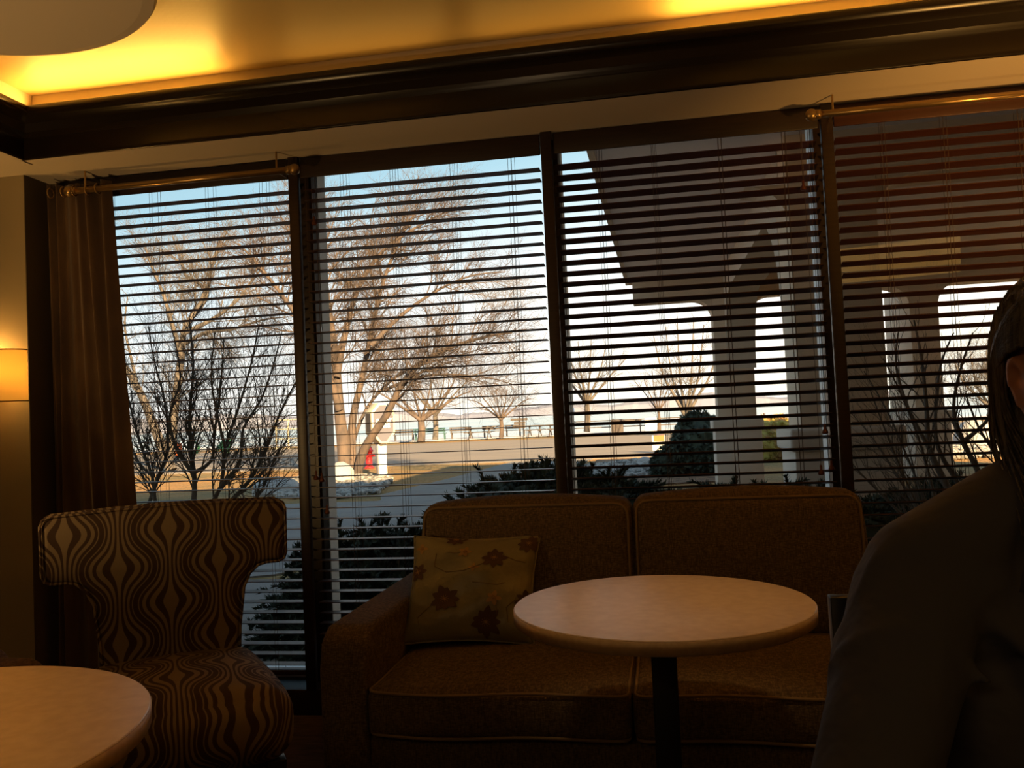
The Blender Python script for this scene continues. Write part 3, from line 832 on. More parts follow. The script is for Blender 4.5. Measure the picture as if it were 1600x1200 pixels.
# ================================================================== PERSON + CHAIR
HC = Vector((0.454, 1.00, 1.158))         # head centre
def person():
    T = thing('person', 'person with long grey hair in a dark button shirt seated at the right', 'person', (0.43, 1.10, 0.0))
    f = Vector((0.34, -0.94, -0.03)).normalized(); rt = f.cross(Vector((0, 0, 1))).normalized(); up = rt.cross(f).normalized()
    R = Matrix((rt, f, up)).transposed()
    B = MB()
    def H(x, y, z): return HC+rt*x+f*y+up*z
    B.ell(H(0, -0.012, 0.028), (0.073, 0.094, 0.090), 24, 16, R)          # cranium
    B.ell(H(0, 0.030, -0.045), (0.058, 0.062, 0.075), 20, 14, R)          # face / jaw
    B.ell(H(0, 0.068, -0.095), (0.024, 0.022, 0.020), 12, 8, R)           # chin
    B.capsule(H(0, 0.088, 0.005), 0.009, H(0, 0.108, -0.035), 0.013, 10)  # nose
    B.capsule(H(-0.03, 0.082, 0.022), 0.012, H(0.03, 0.082, 0.022), 0.012, 8)
    for sx in (-1, 1):
        B.ell(H(0.046*sx, 0.062, -0.03), (0.018, 0.02, 0.018), 10, 8, R)
        # ear: rim + lobe
        pts = [H(sx*(0.081+0.004*math.sin(a)), -0.012-0.016*math.cos(a)-0.008*math.sin(a), -0.012+0.031*math.sin(a)) for a in [math.pi*2*j/14 for j in range(15)]]
        for j in range(14): B.capsule(pts[j], 0.0052, pts[j+1], 0.0052, 8)
        B.ell(H(sx*0.076, -0.008, -0.012), (0.008, 0.013, 0.024), 10, 8, R)
        B.ell(H(sx*0.079, 0.000, -0.042), (0.006, 0.008, 0.010), 10, 8, R)
    B.capsule(H(-0.020, 0.090, -0.066), 0.006, H(0.020, 0.090, -0.066), 0.006, 8)
    B.capsule(H(-0.017, 0.088, -0.077), 0.007, H(0.017, 0.088, -0.077), 0.007, 8)
    B.capsule(H(0, -0.02, -0.06), 0.056, (0.430, 1.055, 0.985), 0.060, 18)  # neck
    # torso
    B.capsule((0.36, 1.06, 0.92), 0.080, (0.50, 1.06, 0.92), 0.080, 16)
    B.capsule((0.36, 1.07, 0.78), 0.100, (0.50, 1.07, 0.78), 0.100, 16)
    B.capsule((0.37, 1.10, 0.62), 0.095, (0.49, 1.10, 0.62), 0.095, 16)
    B.capsule((0.36, 1.12, 0.54), 0.100, (0.50, 1.12, 0.54), 0.100, 16)
    arms = {-1: ((0.262, 1.01, 0.925), (0.160, 0.860, 0.735), (0.385, 0.70, 0.800)),
            1: ((0.605, 1.03, 0.915), (0.675, 0.90, 0.730), (0.560, 0.66, 0.770))}
    for sx, (sh, el, wr) in arms.items():
        B.capsule((0.43+sx*0.06, 1.06, 0.94), 0.055, sh, 0.052); B.capsule(sh, 0.050, el, 0.038); B.capsule(el, 0.038, wr, 0.026)
        d = (Vector(wr)-Vector(el)).normalized(); sd = d.cross(Vector((0, 0, 1))).normalized(); nn = sd.cross(d)
        palm = Vector(wr)+d*0.055
        for k in range(4):
            B.capsule(Vector(wr)+sd*(k-1.5)*0.010, 0.015, palm+sd*(k-1.5)*0.018+d*0.02, 0.012, 8)
            Lf = (0.070, 0.082, 0.078, 0.060)[k]
            a0 = palm+sd*(k-1.5)*0.020+d*0.030
            a1 = a0+(d*0.9-nn*0.25).normalized()*Lf*0.5; a2 = a1+(d*0.6-nn*0.8).normalized()*Lf*0.30; a3 = a2+(d*0.1-nn).normalized()*Lf*0.25
            B.capsule(a0, 0.0092, a1, 0.0085, 8); B.capsule(a1, 0.0085, a2, 0.008, 8); B.capsule(a2, 0.008, a3, 0.007, 8)
        tb = Vector(wr)+d*0.03-sd*sx*0.024
        t1 = tb+(d*0.6-sd*sx*0.7).normalized()*0.035; t2 = t1+(d*0.9-nn*0.3).normalized()*0.028
        B.capsule(tb, 0.013, t1, 0.0105, 8); B.capsule(t1, 0.0105, t2, 0.009, 8)
    legs = {-1: ((0.35, 1.10, 0.52), (0.30, 0.66, 0.52), (0.30, 0.70, 0.09)), 1: ((0.51, 1.10, 0.52), (0.56, 0.66, 0.52), (0.56, 0.70, 0.09))}
    for sx, (hp, kn, an) in legs.items():
        B.capsule(hp, 0.085, kn, 0.055); B.capsule(kn, 0.054, an, 0.036); B.capsule(an, 0.036, (an[0], an[1]-0.14, 0.035), 0.030)
    b = B.build('body', 'skin', T, smooth=True, fix=False)
    rm = b.modifiers.new('remesh', 'REMESH'); rm.mode = 'VOXEL'; rm.voxel_size = 0.0055; rm.use_smooth_shade = True
    sm = b.modifiers.new('smooth', 'SMOOTH'); sm.factor = 0.5; sm.iterations = 3
    # eyes
    for sx in (-1, 1):
        MB().ell(H(0.030*sx, 0.078, 0.004), (0.0115, 0.0115, 0.0115), 12, 8).build('eye', 'eye', T, smooth=True)
    # shirt
    S = MB()
    S.capsule((0.352, 1.06, 0.905), 0.094, (0.508, 1.06, 0.905), 0.094, 20)
    S.capsule((0.35, 1.07, 0.79), 0.116, (0.51, 1.07, 0.79), 0.116, 20)
    S.capsule((0.36, 1.10, 0.63), 0.114, (0.50, 1.10, 0.63), 0.114, 20)
    S.capsule((0.36, 1.12, 0.53), 0.118, (0.50, 1.12, 0.53), 0.118, 20)
    S.capsule((0.43, 1.055, 0.95), 0.085, (0.430, 1.05, 1.005), 0.068, 20)
    for sx in (-1, 1): S.capsule((0.43+sx*0.045, 1.045, 1.022), 0.050, (0.43+sx*0.160, 1.015, 0.950), 0.062, 20)
    for sx, (sh, el, wr) in arms.items():
        sh = Vector(sh); el = Vector(el); wr = Vector(wr)
        S.capsule((0.43+sx*0.05, 1.06, 0.950), 0.066, sh+Vector((0, 0, 0.0)), 0.068, 18)
        S.capsule(sh, 0.068, el, 0.054, 18); S.capsule(el, 0.054, wr, 0.042, 18)
        # folds: rings and diagonal creases of cloth
        d = (el-sh).normalized(); sd = d.orthogonal().normalized(); s2 = d.cross(sd)
        rng = random.Random(5+sx)
        for k in range(8):
            q0 = rng.uniform(0.1, 0.95); ph0 = rng.uniform(0, 6.28); prev = None
            for j in range(7):
                ph = ph0+j*0.32; q = q0+0.035*j
                rr = 0.068*(1-q)+0.054*q-0.003
                p = sh+(el-sh)*q+(sd*math.cos(ph)+s2*math.sin(ph))*rr
                if prev is not None: S.capsule(prev, 0.0085*math.sin(math.pi*(j+0.3)/7.5)+0.002, p, 0.0085*math.sin(math.pi*(j+1)/7.7)+0.002, 8)
                prev = p
        d = (wr-el).normalized(); sd = d.orthogonal().normalized(); s2 = d.cross(sd)
        for k in range(6):
            q0 = rng.uniform(-0.05, 0.8); ph0 = rng.uniform(0, 6.28); prev = None
            for j in range(7):
                ph = ph0+j*0.33; q = q0+0.02*j
                rr = 0.054*(1-q)+0.042*q-0.002
                p = el+(wr-el)*q+(sd*math.cos(ph)+s2*math.sin(ph))*rr
                if prev is not None: S.capsule(prev, 0.007, p, 0.007, 8)
                prev = p
    # shoulder-seam ridge and chest creases
    S.capsule((0.225, 0.985, 0.975), 0.012, (0.200, 0.975, 0.93), 0.012, 8)
    S.capsule((0.20, 0.97, 0.93), 0.009, (0.30, 0.93, 0.86), 0.008, 8)
    S.capsule((0.30, 0.975, 0.93), 0.012, (0.40, 0.955, 0.84), 0.010, 8)
    S.capsule((0.36, 0.955, 0.86), 0.010, (0.37, 0.955, 0.70), 0.010, 8)
    sh_o = S.build('shirt', 'shirt', T, smooth=True, fix=False)
    rm = sh_o.modifiers.new('remesh', 'REMESH'); rm.mode = 'VOXEL'; rm.voxel_size = 0.0065; rm.use_smooth_shade = True
    sm = sh_o.modifiers.new('smooth', 'SMOOTH'); sm.factor = 0.6; sm.iterations = 5
    # collar: two leaves, placket, buttons
    for sx in (-1, 1):
        cl = MB()
        ring = []
        for j in range(11):
            a = math.pi*(0.0+0.5*j/10.0)
            x = math.sin(a)*sx; y = math.cos(a)
            # from nape (y=+1) to throat (side)
            ring.append((x, y))
        ring += [(sx*0.80, -0.62), (sx*0.42, -0.93), (sx*0.12, -1.02)]
        n = len(ring)
        for (rr, zz) in ((0.066, 1.028), (0.070, 1.040), (0.092, 0.985)):
            for j, (x, y) in enumerate(ring):
                t = j/(n-1)
                dz = -0.055*t if zz < 1.0 else -0.045*t
                r2 = rr+(0.022*t if zz < 1.0 else 0.004*t)
                cl.v.append((0.430+x*r2, 1.050+y*r2, zz+dz))
        for kk in range(2):
            for j in range(n-1):
                a = kk*n+j; cl.f.append((a, a+1, a+n+1, a+n))
        co = cl.build('collar', 'shirt', T, smooth=True)
        so = co.modifiers.new('s', 'SOLIDIFY'); so.thickness = 0.003
    MB().tube([(0.43, 0.962-0.004, 0.955), (0.43, 0.948, 0.88), (0.43, 0.948, 0.76), (0.43, 0.975, 0.62)], 0.009, 6).build('placket', 'shirt_seam', T, smooth=True)
    # trousers and shoes
    Q = MB()
    for sx, (hp, kn, an) in legs.items():
        Q.capsule(hp, 0.098, kn, 0.070); Q.capsule(kn, 0.070, (an[0], an[1], 0.12), 0.054)
    q = Q.build('trousers', 'trousers', T, smooth=True)
    for sx, (hp, kn, an) in legs.items():
        MB().capsule((an[0], an[1]+0.03, 0.046), 0.044, (an[0], an[1]-0.17, 0.038), 0.036).build('shoe', 'black', T, smooth=True)
    # hair: cap + long strands behind the ear
    hr = MB()
    n, mm = 40, 22
    for i in range(mm+1):
        th = math.pi*0.80*i/mm
        for j in range(n):
            ph = 2*math.pi*j/n
            x, y, z = math.sin(th)*math.cos(ph), math.sin(th)*math.sin(ph), math.cos(th)
            # keep the face open
            front = max(0, y)
            lim = 0.35 if front > 0.55 else (-0.02 if y > -0.30 else -1.0)
            zz = max(z, lim)
            k2 = 1+0.012*math.sin(ph*23)
            v = H(x*0.083*k2, -0.014+y*0.103*k2, 0.030+zz*0.101)
            hr.v.append(tuple(v))
    for i in range(mm):
        for j in range(n):
            j2 = (j+1) % n
            hr.f.append((i*n+j, i*n+j2, (i+1)*n+j2, (i+1)*n+j))
    rng = random.Random(11)
    for k in range(900):
        sd = 1 if k % 2 else -1              # +1 the person's right side
        a = rng.uniform(0.18, 1.30)         # 0 = side, 1.5 = nape
        x, y = math.cos(a)*sd, -math.sin(a)
        z0 = rng.uniform(0.0, 0.07)
        rr = math.sqrt(max(0.05, 1-(z0/0.101)**2))
        p0 = H(x*0.083*rr, -0.014+y*0.103*rr, 0.030+z0)
        e1 = H(x*0.080, -0.040+y*0.078, -0.030)
        j1 = rng.gauss(0, 0.008); j2 = rng.gauss(0, 0.008)
        fr_ = rng.uniform(0.45, 1.0); x *= 1; y *= 1
        e1 = e1*1.0
        e2 = H(x*0.066*fr_+j1, -0.040+y*0.062+j2, -0.080)
        e3 = H(x*0.080*fr_+j1*1.5, 0.005+y*0.055+j2*1.5, -0.125)
        e4 = H(x*0.086*fr_+j1*2+rng.gauss(0, .004), 0.050+y*0.045+j2*2, -0.125-rng.uniform(0.01, 0.10))
        pts = []
        ctrl = [p0, e1, e2, e3, e4]
        for s_ in range(4):
            for q in range(3):
                t = q/3; pts.append(ctrl[s_]*(1-t)+ctrl[s_+1]*t)
        pts.append(e4)
        for _ in range(3):
            pts = [pts[0]]+[(pts[i-1]+pts[i]*2+pts[i+1])/4 for i in range(1, len(pts)-1)]+[pts[-1]]
        r0 = rng.uniform(0.0012, 0.0026)
        hr.tube(pts, [r0*(1-0.7*i/(len(pts)-1)) for i in range(len(pts))], 4)
    hr.ell(H(0, -0.052, -0.065), (0.064, 0.046, 0.085), 20, 12)
    # temple hair combed back over the top of each ear
    for k in range(260):
        sd = 1 if k % 2 else -1
        z0 = rng.uniform(-0.006, 0.075); y0 = rng.uniform(0.35, 0.80)
        pts = []
        for q in range(10):
            t = q/9
            y = y0*(1-t)+(-0.55)*t
            zz = z0*(1-t)+(z0*0.25-0.030)*t*t + 0.012*math.sin(math.pi*t)
            rr = math.sqrt(max(0.03, 1-min(1, (zz/0.101))**2))
            x = math.sqrt(max(0.0, 1-y*y))*rr
            bul = 0.006*math.exp(-((y+0.05)/0.25)**2)
            pts.append(H(sd*(x*0.084+bul), -0.014+y*0.103*rr, 0.030+zz))
        hr.tube(pts, rng.uniform(0.0012, 0.0026), 4)
    # long surface strands following the skull front to back
    for k in range(260):
        a = rng.uniform(-1.15, 1.15); pts = []
        yy0 = 0.80
        for q in range(9):
            y = yy0-(1.75)*q/8
            zz = math.sqrt(max(0.0, 1-y*y))
            x = math.sin(a)*zz; z = math.cos(a)*zz-(0.25*q/8)*abs(math.sin(a))
            pts.append(H(x*0.087, -0.014+y*0.106, 0.030+z*0.104))
        hr.tube(pts, rng.uniform(0.001, 0.0022), 4)
    hr.build('hair', 'hair', T, smooth=True, fix=False)
person()

def person_chair():
    T = thing('dining_chair', 'black-framed dining chair behind the seated person, one back corner showing', 'chair', (0.43, 1.2, 0))
    x0, x1, yb = 0.218, 0.66, 1.285
    for X in (x0, x1-0.03):
        MB().prism([(yb-0.06, 0.0), (yb-0.03, 0.0), (yb-0.012, 0.45), (yb+0.018, 0.868), (yb-0.008, 0.868), (yb-0.04, 0.45)], X, X+0.03, 'x').build('back_post', 'black', T, bevel=0.002)
    for z in (0.58, 0.795):
        MB().box(x0+0.03, x1-0.03, yb-0.012, yb+0.008, z, z+0.06).build('back_rail', 'black', T, bevel=0.002)
    MB().box(x0-0.001, x1+0.001, 0.86, 1.26, 0.435, 0.462).build('seat', 'black', T, bevel=0.008)
    for X in (x0, x1-0.03): MB().box(X, X+0.03, 0.865, 0.895, 0, 0.44).build('leg', 'black', T, bevel=0.002)
person_chair()

# ================================================================== OUTSIDE: GROUND
def flat(name, pts, z, material, th=0.06):
    o = MB().prism([(p[0], p[1]) for p in pts], z-th, z).build(name, material)
    return struct(o)
struct(MB().box(-160, 160, 3.55, 66, GZ-0.3, GZ).build('ground', 'ground'))
flat('road', [(-160, 27.3), (160, 27.3), (160, 52.5), (-160, 52.5)], GZ+0.02, 'asphalt')
flat('ground_walk', [(-30, 7.2), (-2.0, 7.6), (-4.2, 12.6), (-5.6, 16.6), (-5.2, 20.5), (-4.8, 27.3), (-2.2, 27.3), (-2.7, 21.0), (-2.6, 17.6), (1.2, 9.6), (3.2, 6.2), (30, 6.2), (30, 4.8), (-30, 4.8)], GZ+0.012, 'concrete')
flat('ground_drive', [(-40, 8.4), (-7.3, 8.4), (-9.2, 15.0), (-13, 15.4), (-40, 14.5)], GZ+0.014, 'concrete')
def gpoly(pxs): return [tuple(atZ(x, y, GZ)[:2]) for x, y in pxs]
flat('ground_apron', gpoly([(200, 797), (590, 784), (690, 757), (770, 768), (740, 800), (640, 850), (430, 900), (200, 920)]), GZ+0.017, 'concrete')
flat('ground_mulch_bed', [(-2.1, 16.5), (1.0, 17.2), (1.4, 26.0), (-2.0, 26.5)], GZ+0.03, 'mulch')
struct(MB().box(-700, 700, 62.5, 2600, GZ-0.9, GZ-0.10).build('lake', 'ice'))
flat('ground_shore', [(-160, 58.5), (160, 58.5), (160, 66), (-160, 66)], GZ+0.03, 'snow')
# far shore hills
def hills():
    mb = MB(); rng = random.Random(2); n = 260
    x0, x1 = -1500, 1100
    H_ = []
    for i in range(n+1):
        X = x0+(x1-x0)*i/n
        h = 20+9*math.sin(X*0.004+1)+5*math.sin(X*0.017)+2.0*math.sin(X*0.07)+rng.uniform(-1, 1)
        if X < -350: h += 13*min(1, (-350-X)/300)
        if X > 100: h -= 9*min(1, (X-100)/300)
        H_.append((X, max(4, h)))
    for (X, h) in H_:
        mb.v += [(X, 1900, -2), (X, 1925, h*0.7), (X, 1960, h), (X, 2100, h*0.8), (X, 2100, -2)]
    for i in range(n):
        for j in range(4): mb.f.append((i*5+j, i*5+j+1, i*5+5+j+1, i*5+5+j))
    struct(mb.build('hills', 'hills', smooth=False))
hills()

# ================================================================== OUTSIDE: PORTICO
def portico():
    T = thing('portico', 'tan stucco entrance canopy on square columns outside the right windows', 'canopy', (4.0, 9.8, GZ))
    z0, z1 = 3.56, 3.68
    MB().box(-0.52, 11.5, 3.56, 16.55, z0, z1).build('roof_slab', 'portico_soffit', T, bevel=0.01)
    MB().box(-0.56, -0.50, 3.56, 16.6, z0-0.02, z1+0.1).box(-0.56, 11.5, 16.53, 16.62, z0-0.02, z1+0.1).build('fascia', 'stucco', T)
    # front beam with rounded corner brackets beside the columns
    def beam_y(Y0, Y1, x0, x1, cols, zb, r=0.36):
        mb = MB().box(x0, x1, Y0, Y1, zb, z0)
        for (a, b) in cols:
            for (xc, sg) in ((a, -1), (b, 1)):
                poly = [(xc, zb), (xc+sg*r, zb)]
                for k in range(9):
                    q = math.pi/2*k/8
                    poly.append((xc+sg*(r-r*math.sin(q)), zb-r+r*math.cos(q)))
                mb.prism(poly, Y0, Y1, 'y')
        return mb
    beam_y(16.0, 16.5, -0.42, 11.4, [(0.99, 1.66), (4.33, 4.80), (8.2, 8.9)], 3.12).build('front_beam', 'stucco', T)
    beam_y(8.05, 8.55, 1.2, 11.4, [(1.2, 1.95), (5.2, 5.95)], 3.12).build('rear_beam', 'stucco', T)
    mb = MB().box(1.20, 1.70, 8.5, 16.1, 3.12, z0)
    for (yc, sg) in ((8.75, 1), (16.0, -1)):
        poly = [(yc, 3.12), (yc+sg*1.3, 3.12)]
        for k in range(9):
            q = math.pi/2*k/8; poly.append((yc+sg*(1.3-1.3*math.sin(q)), 3.12-1.3+1.3*math.cos(q)))
        mb.prism(poly, 1.20, 1.70, 'x')
    mb.build('side_beam', 'stucco_l', T)
    for (a, b, y0, y1) in ((0.99, 1.66, 16.0, 16.67), (1.2, 1.95, 8.0, 8.72), (4.33, 4.80, 16.0, 17.7), (8.2, 8.9, 16.0, 16.7), (5.2, 5.95, 8.0, 8.75)):
        o = MB().box(a, b, y0, y1, GZ, 3.13).build('column', 'stucco', T, bevel=0.01)
        MB().box(a-0.07, b+0.07, y0-0.07, y1+0.07, GZ, 0.72).build('plinth', 'stucco_l', o, bevel=0.01)
        MB().box(a-0.11, b+0.11, y0-0.11, y1+0.11, 0.72, 0.92).build('plinth_cap', 'stucco_l', o, bevel=0.03, seg=3)
portico()
# ================================================================== TREES
THIN = 0.0022
def perp(d, rng):
    a = d.orthogonal().normalized(); b = d.cross(a); q = rng.uniform(0, 2*math.pi)
    return a*math.cos(q)+b*math.sin(q)
def grow(mb, pts, rads, lvl, spec, rng):
    """pts: polyline of a limb; spawns side branches per spec[lvl] = (count_per_m, len, angle, up)"""
    mb.tube(pts, rads, 7 if lvl == 0 else (5 if lvl == 1 else 3), cap=False)
    if lvl >= len(spec): return
    dens, ln, ang, up, start = spec[lvl]
    L = sum((pts[i+1]-pts[i]).length for i in range(len(pts)-1))
    n = max(1, int(dens*L+rng.random()))
    for k in range(n):
        t = start+(1-start)*(k+rng.random())/n
        x = t*(len(pts)-1); i = min(int(x), len(pts)-2); fr = x-i
        p = pts[i].lerp(pts[i+1], fr); r = rads[i]*(1-fr)+rads[i+1]*fr
        d = (pts[i+1]-pts[i]).normalized()
        a = math.radians(ang)*rng.uniform(0.6, 1.25)
        nd = (d*math.cos(a)+perp(d, rng)*math.sin(a)+Vector((0, 0, up))).normalized()
        l2 = ln*rng.uniform(0.55, 1.25)*(1.15-0.6*t)
        r2 = min(r*0.75, spec[lvl][1]*0.010+THIN)
        m2 = 5 if lvl < 2 else 3
        P = [p]; dd = nd.copy()
        for q in range(m2):
            dd = (dd+perp(dd, rng)*rng.uniform(0, 0.28)+Vector((0, 0, up*0.25))).normalized()
            P.append(P[-1]+dd*l2/m2)
        R = [r2*(1-0.72*q/m2) for q in range(m2+1)]
        grow(mb, P, R, lvl+1, spec, rng)
def smooth_poly(P, n=3):
    out = []
    for i in range(len(P)-1):
        p0 = P[max(i-1, 0)]; p1 = P[i]; p2 = P[i+1]; p3 = P[min(i+2, len(P)-1)]
        for k in range(n):
            t = k/n
            out.append(0.5*((2*p1)+(p2-p0)*t+(2*p0-5*p1+4*p2-p3)*t*t+(3*p1-p0-3*p2+p3)*t*t*t))
    out.append(P[-1]); return out
def plant(name, label, cat, Y, limbs, spec, material, seed, group=None):
    """limbs: list of (pixels, r0, r1, depth drift)"""
    rng = random.Random(seed)
    T = MB()
    tw = MB()
    base = atY(limbs[0][0][0][0], limbs[0][0][0][1], Y); base.z = GZ
    E_ = thing(name, label, cat, tuple(base), group=group)
    for (px, r0, r1, dr) in limbs:
        n = len(px); P = []
        for i, (x, y) in enumerate(px):
            p = atY(x, y, Y+dr*i/(n-1)); P.append(p)
        P = smooth_poly(P)
        R = [r0+(r1-r0)*(i/(len(P)-1))**0.8 for i in range(len(P))]
        T.tube(P, R, 8, cap=False)
        grow(tw, P, [r*0.6 for r in R], 0, spec, rng)
    T.build('trunk', material, E_, smooth=True, fix=False)
    o = tw.build('branches', material, E_, smooth=True, fix=False)
    return E_

# big multi-stemmed tree beside the sign
spec_big = [(4.0, 2.4, 52, 0.16, 0.38), (6.4, 1.0, 50, 0.06, 0.10), (11.0, 0.48, 48, 0.02, 0.05), (6.0, 0.2, 45, 0.0, 0.1)]
plant('bare_tree', 'large bare multi-stemmed tree in golden light beside the grey octagonal sign', 'tree', 22.6, [
    ([(541, 748), (537, 700), (530, 640), (524, 560), (512, 470), (500, 380), (494, 300)], 0.24, 0.03, 0.4),
    ([(551, 748), (549, 700), (552, 650), (566, 590), (580, 520), (596, 450), (622, 380), (650, 330)], 0.16, 0.025, 1.6),
    ([(556, 750), (566, 710), (582, 680), (606, 645), (628, 600), (660, 565), (712, 540), (765, 525), (800, 520)], 0.15, 0.02, -1.2),
    ([(546, 720), (552, 690), (572, 640), (605, 600), (650, 570), (690, 550)], 0.08, 0.015, 2.2),
    ([(530, 640), (512, 580), (480, 520), (440, 460), (400, 410), (372, 380)], 0.12, 0.02, -1.6),
    ([(526, 590), (540, 520), (560, 450), (600, 390), (660, 350), (700, 330)], 0.11, 0.02, 2.0),
    ([(580, 540), (630, 490), (690, 450), (740, 430), (790, 425)], 0.07, 0.012, 1.2),
    ([(514, 480), (490, 430), (455, 370), (430, 320)], 0.08, 0.015, 1.6),
    ([(600, 610), (650, 590), (700, 585), (760, 590), (800, 600)], 0.05, 0.01, -2.2),
], spec_big, 'bark_red', 21, 'bare trees outside')

spec_mid = [(2.8, 2.6, 50, 0.15, 0.22), (4.6, 1.2, 48, 0.08, 0.10), (8.0, 0.6, 46, 0.03, 0.05), (4.0, 0.28, 45, 0.0, 0.1)]
plant('bare_tree', 'bare tree with thick pale trunk seen through the leftmost window behind the shrub', 'tree', 33, [
    ([(262, 724), (268, 680), (275, 620), (283, 560), (290, 510), (320, 470), (330, 420), (345, 370)], 0.26, 0.04, 1),
    ([(284, 560), (270, 510), (255, 460), (235, 410), (225, 380)], 0.13, 0.02, -1.5),
    ([(290, 510), (320, 455), (290, 430), (280, 400), (270, 370)], 0.11, 0.02, 2.5),
    ([(288, 520), (330, 500), (370, 470), (400, 430), (430, 400)], 0.12, 0.02, 1.5),
    ([(285, 540), (320, 520), (360, 515), (410, 500), (450, 495)], 0.10, 0.02, -2),
], spec_mid, 'bark', 33, 'bare trees outside')
plant('bare_tree', 'grey trunk leaning left beside the curtain edge, outside the leftmost window', 'tree', 29, [
    ([(268, 735), (254, 700), (240, 665), (222, 620), (200, 580), (180, 552), (160, 520)], 0.22, 0.09, 0.5),
    ([(215, 605), (205, 560), (195, 510), (200, 460)], 0.08, 0.02, 1.5),
], [(1.6, 1.8, 48, 0.15, 0.4), (4.0, 0.8, 45, 0.1, 0.2), (7, 0.4, 42, 0.05, 0.1)], 'bark', 35, 'bare trees outside')

spec_far = [(2.4, 2.0, 42, 0.15, 0.22), (4.0, 1.0, 42, 0.08, 0.12), (6.0, 0.5, 42, 0.05, 0.10)]
def vase(px, py, w, h, r, Y, seed, label, trunk=0.35, dens=1.0):
    """small bare tree: base pixel, crown half width and height in pixels"""
    rng = random.Random(seed); limbs = []
    yt = py-h*trunk
    limbs.append(([(px, py), (px+1, (py+yt)/2), (px, yt)], r, r*0.8, 0.1))
    for k in range(6):
        a = (k-2.5)/2.5+rng.uniform(-0.1, 0.1)
        limbs.append(([(px, yt), (px+a*w*0.35, yt-h*0.18), (px+a*w*0.72, yt-h*0.36), (px+a*w, py-h*(1-0.22*abs(a)))], r*0.5, 0.02, rng.uniform(-2, 2)))
    return plant('bare_tree', label, 'tree', Y, limbs, [(s[0]*dens, s[1], s[2], s[3], s[4]) for s in spec_far], 'bark_red' if seed % 2 else 'bark', seed, 'bare trees outside')
vase(658, 691, 75, 105, 0.28, 55, 41, 'bare forked tree in golden light on the shore just right of the octagonal sign', 0.32, 0.9)
vase(680, 687, 60, 125, 0.22, 60, 42, 'bare tree with straight thin trunk close behind the forked shore tree', 0.30, 0.8)
vase(783, 684, 48, 78, 0.16, 58, 43, 'small bare vase-shaped tree on the shore beside the wooden direction sign', 0.36, 1.0)
vase(917, 675, 55, 150, 0.22, 58, 44, 'bare tree with airy crown just right of the second post, by the blue sign', 0.28, 0.9)
vase(1029, 674, 35, 100, 0.10, 56, 45, 'thin bare sapling left of the large forked tree near the portico column', 0.30, 0.7)
vase(1072, 676, 55, 190, 0.24, 48, 46, 'tall bare forked tree just left of the front portico column', 0.12, 0.7)
vase(1548, 650, 58, 110, 0.2, 45, 48, 'bushy bare tree beyond the portico at the right, beside the head', 0.10, 1.6)

# multi-stemmed shrub in front of the left window
spec_shrub = [(13.0, 0.58, 38, 0.28, 0.36), (15.0, 0.34, 44, 0.12, 0.12), (16.0, 0.18, 44, 0.06, 0.10)]
plant('deciduous_shrub', 'dark bare many-stemmed shrub outside the leftmost window behind the patterned chair', 'shrub', 6.3, [
    ([(322, 985), (300, 880), (302, 800), (304, 750), (298, 700), (297, 640), (302, 570), (296, 500)], 0.034, 0.006, 0.1),
    ([(330, 985), (318, 890), (320, 810), (345, 760), (352, 700), (372, 640), (392, 570), (404, 510)], 0.028, 0.005, 0.3),
    ([(336, 985), (335, 880), (350, 800), (392, 748), (420, 690), (440, 640), (466, 590)], 0.028, 0.005, -0.2),
    ([(338, 985), (360, 880), (385, 805), (412, 760), (430, 715), (448, 690)], 0.022, 0.005, 0.2),
    ([(316, 985), (280, 890), (246, 800), (238, 745), (218, 690), (200, 620), (186, 560)], 0.024, 0.004, -0.2),
    ([(312, 985), (270, 900), (232, 810), (246, 750), (262, 700), (258, 630), (240, 560), (232, 510)], 0.026, 0.004, 0.3),
    ([(300, 740), (330, 720), (335, 680), (345, 600), (350, 530)], 0.018, 0.004, 0.3),
    ([(298, 735), (275, 700), (265, 650), (282, 590), (270, 520)], 0.018, 0.004, -0.3),
    ([(345, 760), (375, 720), (380, 670), (410, 620), (430, 560), (440, 520)], 0.016, 0.004, 0.2),
    ([(240, 745), (215, 720), (195, 660), (182, 600)], 0.014, 0.004, 0.2),
    ([(352, 700), (340, 650), (330, 590), (336, 520)], 0.014, 0.004, -0.2),
], spec_shrub, 'shrub', 61, 'bare shrubs by the windows')
plant('deciduous_shrub', 'dark bare crooked-stemmed shrub outside the right window beside the person', 'shrub', 5.0, [
    ([(1530, 900), (1512, 830), (1480, 760), (1452, 700), (1448, 640), (1440, 560), (1428, 500)], 0.030, 0.005, 0.2),
    ([(1540, 900), (1530, 820), (1500, 760), (1466, 700), (1462, 640), (1470, 570), (1490, 520)], 0.022, 0.004, 0.3),
    ([(1550, 900), (1560, 820), (1530, 740), (1505, 690), (1490, 640), (1500, 580), (1520, 520)], 0.024, 0.004, -0.2),
    ([(1560, 900), (1580, 800), (1560, 720), (1530, 670), (1510, 620)], 0.020, 0.004, 0.2),
    ([(1452, 700), (1420, 640), (1400, 570), (1405, 510)], 0.014, 0.003, 0.2),
    ([(1505, 690), (1540, 660), (1560, 620), (1575, 590)], 0.014, 0.003, 0.1),
], [(7.0, 0.36, 35, 0.3, 0.3), (8.0, 0.17, 36, 0.2, 0.15), (7.0, 0.08, 36, 0.1, 0.1)], 'shrub', 62, 'bare shrubs by the windows')
